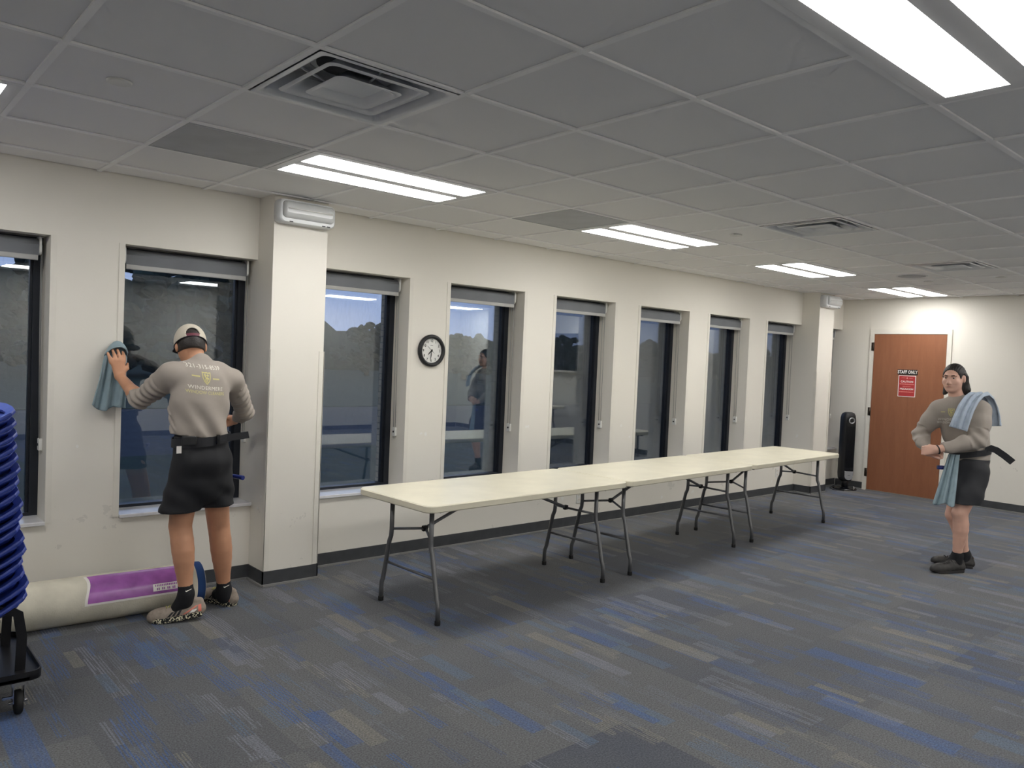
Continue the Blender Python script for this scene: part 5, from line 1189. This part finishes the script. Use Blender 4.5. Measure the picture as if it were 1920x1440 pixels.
    t.limb(lerp(hipL, kL, .8), lerp(hipL, kL, 1.2), .085, .094, .006, sub=True); t.limb(lerp(hipR, kR, .8), lerp(hipR, kR, 1.2), .08, .088, .006, sub=True)
    hz = atd(1812, 944, 7.2)[2]
    def sf(X, Y, Z): u = (X-O[0])*rt[0]+(Y-O[1])*rt[1]; return .004*np.sin(44*(u+.25*Z)+4*np.sin(8*Z))*np.clip((.8-Z)/.25, 0, 1)
    t.post += [folds(sf), plane_cut((0, 0, pel[2]+.055), (0, 0, 1)), plane_cut((0, 0, hz), (0, 0, -1))]
    t.build('shorts', MT['shorts2'], r, O)
    # belt and its loose end
    bc = atd(1819, 849, 7.32); pth = []; nn = []; uu = []
    ca, cb = .143, .118
    for a in np.linspace(0, 2*math.pi, 49):
        d = sv*math.cos(a)*ca+fw*math.sin(a)*cb; pth.append(tuple(bc+d+up*(.026*math.cos(a)-.004))); nn.append(tuple(sv*math.cos(a)/ca+fw*math.sin(a)/cb)); uu.append((0, 0, 1))
    bo = strap(pth, nn, .046, .005, uu).build('belt', MT['webbing'], r, O)
    q = [atd(1846, 845, 7.24), atd(1856, 840, 7.25), atd(1868, 844, 7.26), atd(1884, 855, 7.27), atd(1899, 867, 7.28)]
    strap([tuple(p) for p in q], [tuple(-n)]*5, .052, .005, [tuple(up*.97+rt*.1), tuple(up*.9+rt*.3), tuple(up*.8+rt*.55), tuple(up*.78+rt*.6), tuple(up*.75+rt*.65)]).build('belt_tail', MT['webbing'], bo, O)
    # wristband
    p = lerp(elL, wrL, .985); d = (wrL-elL)/np.linalg.norm(wrL-elL); u1 = np.cross(d, up); u1 /= np.linalg.norm(u1); u2 = np.cross(d, u1)
    MB().tube([tuple(p+u1*.033*math.cos(a)+u2*.033*math.sin(a)) for a in np.linspace(0, 2*math.pi, 25)], .0048, 8, cap=False).build('wristband', MT['black'], r, O)
    for a, kk in ((aR, kR), (aL, kL)):
        sk = Blob(.005); sk.chain([(lerp(a, kk, .10), .0395), (a, .04), (a-up*.05, .04)], .01); sk.limb(a, a+fdir*.06-up*.07, .038, .034, .02); sk.post.append(plane_cut(tuple(lerp(a, kk, .1)), tuple(kk-a))); sk.build('sock', MT['sock'], r, O)
    hl, tl = atz(1803, 1068, 0), atz(1746, 1070, 0); dd = (tl-hl)/np.linalg.norm(tl-hl); shoe(r, O, tuple((aL-dd*.055)[:2]), tuple((aL+dd*.235)[:2]), 0, 0.0, 'boot', True)
    hr, tr_ = aR+A(0, 0, 0), atz(1745, 1056, 0); dd = (tr_-hr); dd[2] = 0; dd /= np.linalg.norm(dd); shoe(r, O, tuple((aR-dd*.055)[:2]), tuple((aR+dd*.235)[:2]), 0, 0.0, 'boot', False)
    # towel over his shoulder
    pts = [(1797, 803, 7.04), (1803, 786, 7.05), (1811, 767, 7.09), (1821, 751, 7.16), (1831, 742, 7.24), (1842, 740, 7.33), (1851, 749, 7.40), (1857, 765, 7.43), (1860, 782, 7.44), (1861, 799, 7.44)]
    nr = [-n, -n, -n*.9+up*.3, -n*.6+up*.7, up*.95-n*.2, up*.9+n*.2, up*.55+n*.7+rt*.2, n+rt*.3, n+rt*.3, n+rt*.3]
    P = np.array([atd(*q) for q in pts]); NR = np.array([v/np.linalg.norm(v) for v in nr])
    def samp(Z_, v): p = v*(len(Z_)-1); i = min(int(p), len(Z_)-2); f = p-i; return Z_[i]*(1-f)+Z_[i+1]*f
    def towel(u, v):
        c = samp(P, v); nn_ = samp(NR, v); nn_ = nn_/np.linalg.norm(nn_); tg = samp(P, min(1, v+.05))-samp(P, max(0, v-.05)); w = np.cross(tg, nn_); w /= np.linalg.norm(w)
        wd = .118*(.85+.2*abs(2*v-1)); return c+w*(u-.5)*wd+nn_*(.010*math.sin(u*15+3*v)+.006*math.sin(u*27+5*v)+.008)
    t0_ = thing('shoulder_towel', 'pale blue towel slung over the long-haired man\'s shoulder', 'towel', tuple(shL)); MB().sheet(towel, 30, 60, .006).build('towel_cloth', MT['towel2'], t0_, tuple(shL))
    hmm = MB(); hmm.tube([tuple(towel(u, 0.0)) for u in np.linspace(0, 1, 14)], .006, 6); hmm.build('towel_hem', MT['towel2'], t0_, tuple(shL))
    # towel hanging from the belt
    tp, bt = atd(1789, 852, 7.13), atd(1769, 946, 7.08)
    def hang(u, v):
        c = lerp(tp, bt, v); wd = .075+.075*v; return c+rt*(u-.5)*wd+up*(-.012*math.sin(u*9)*v)-n*(.014*math.sin(u*16+1)+.008*math.sin(u*29))*(.4+.6*v)
    t1 = thing('belt_towel', 'blue towel hanging from the belt of the long-haired man', 'towel', tuple(tp)); MB().sheet(hang, 30, 40, .006).build('towel_cloth', MT['towel'], t1, tuple(tp))
    p = atd(1757, 876, 7.12); q = atd(1775, 877, 7.14); tl_ = thing('squeegee', 'dark blue tool end poking out behind the belt towel', 'tool', tuple(p))
    MB().tube([tuple(p), tuple(lerp(p, q, .5)), tuple(q)], [.016, .017, .014], 12).build('handle', MT['toolblue'], tl_, tuple(p)); MB().tube([tuple(q), tuple(q+rt*.06)], .008, 8).build('shank', MT['silver'], tl_, tuple(p))
man_flexing()
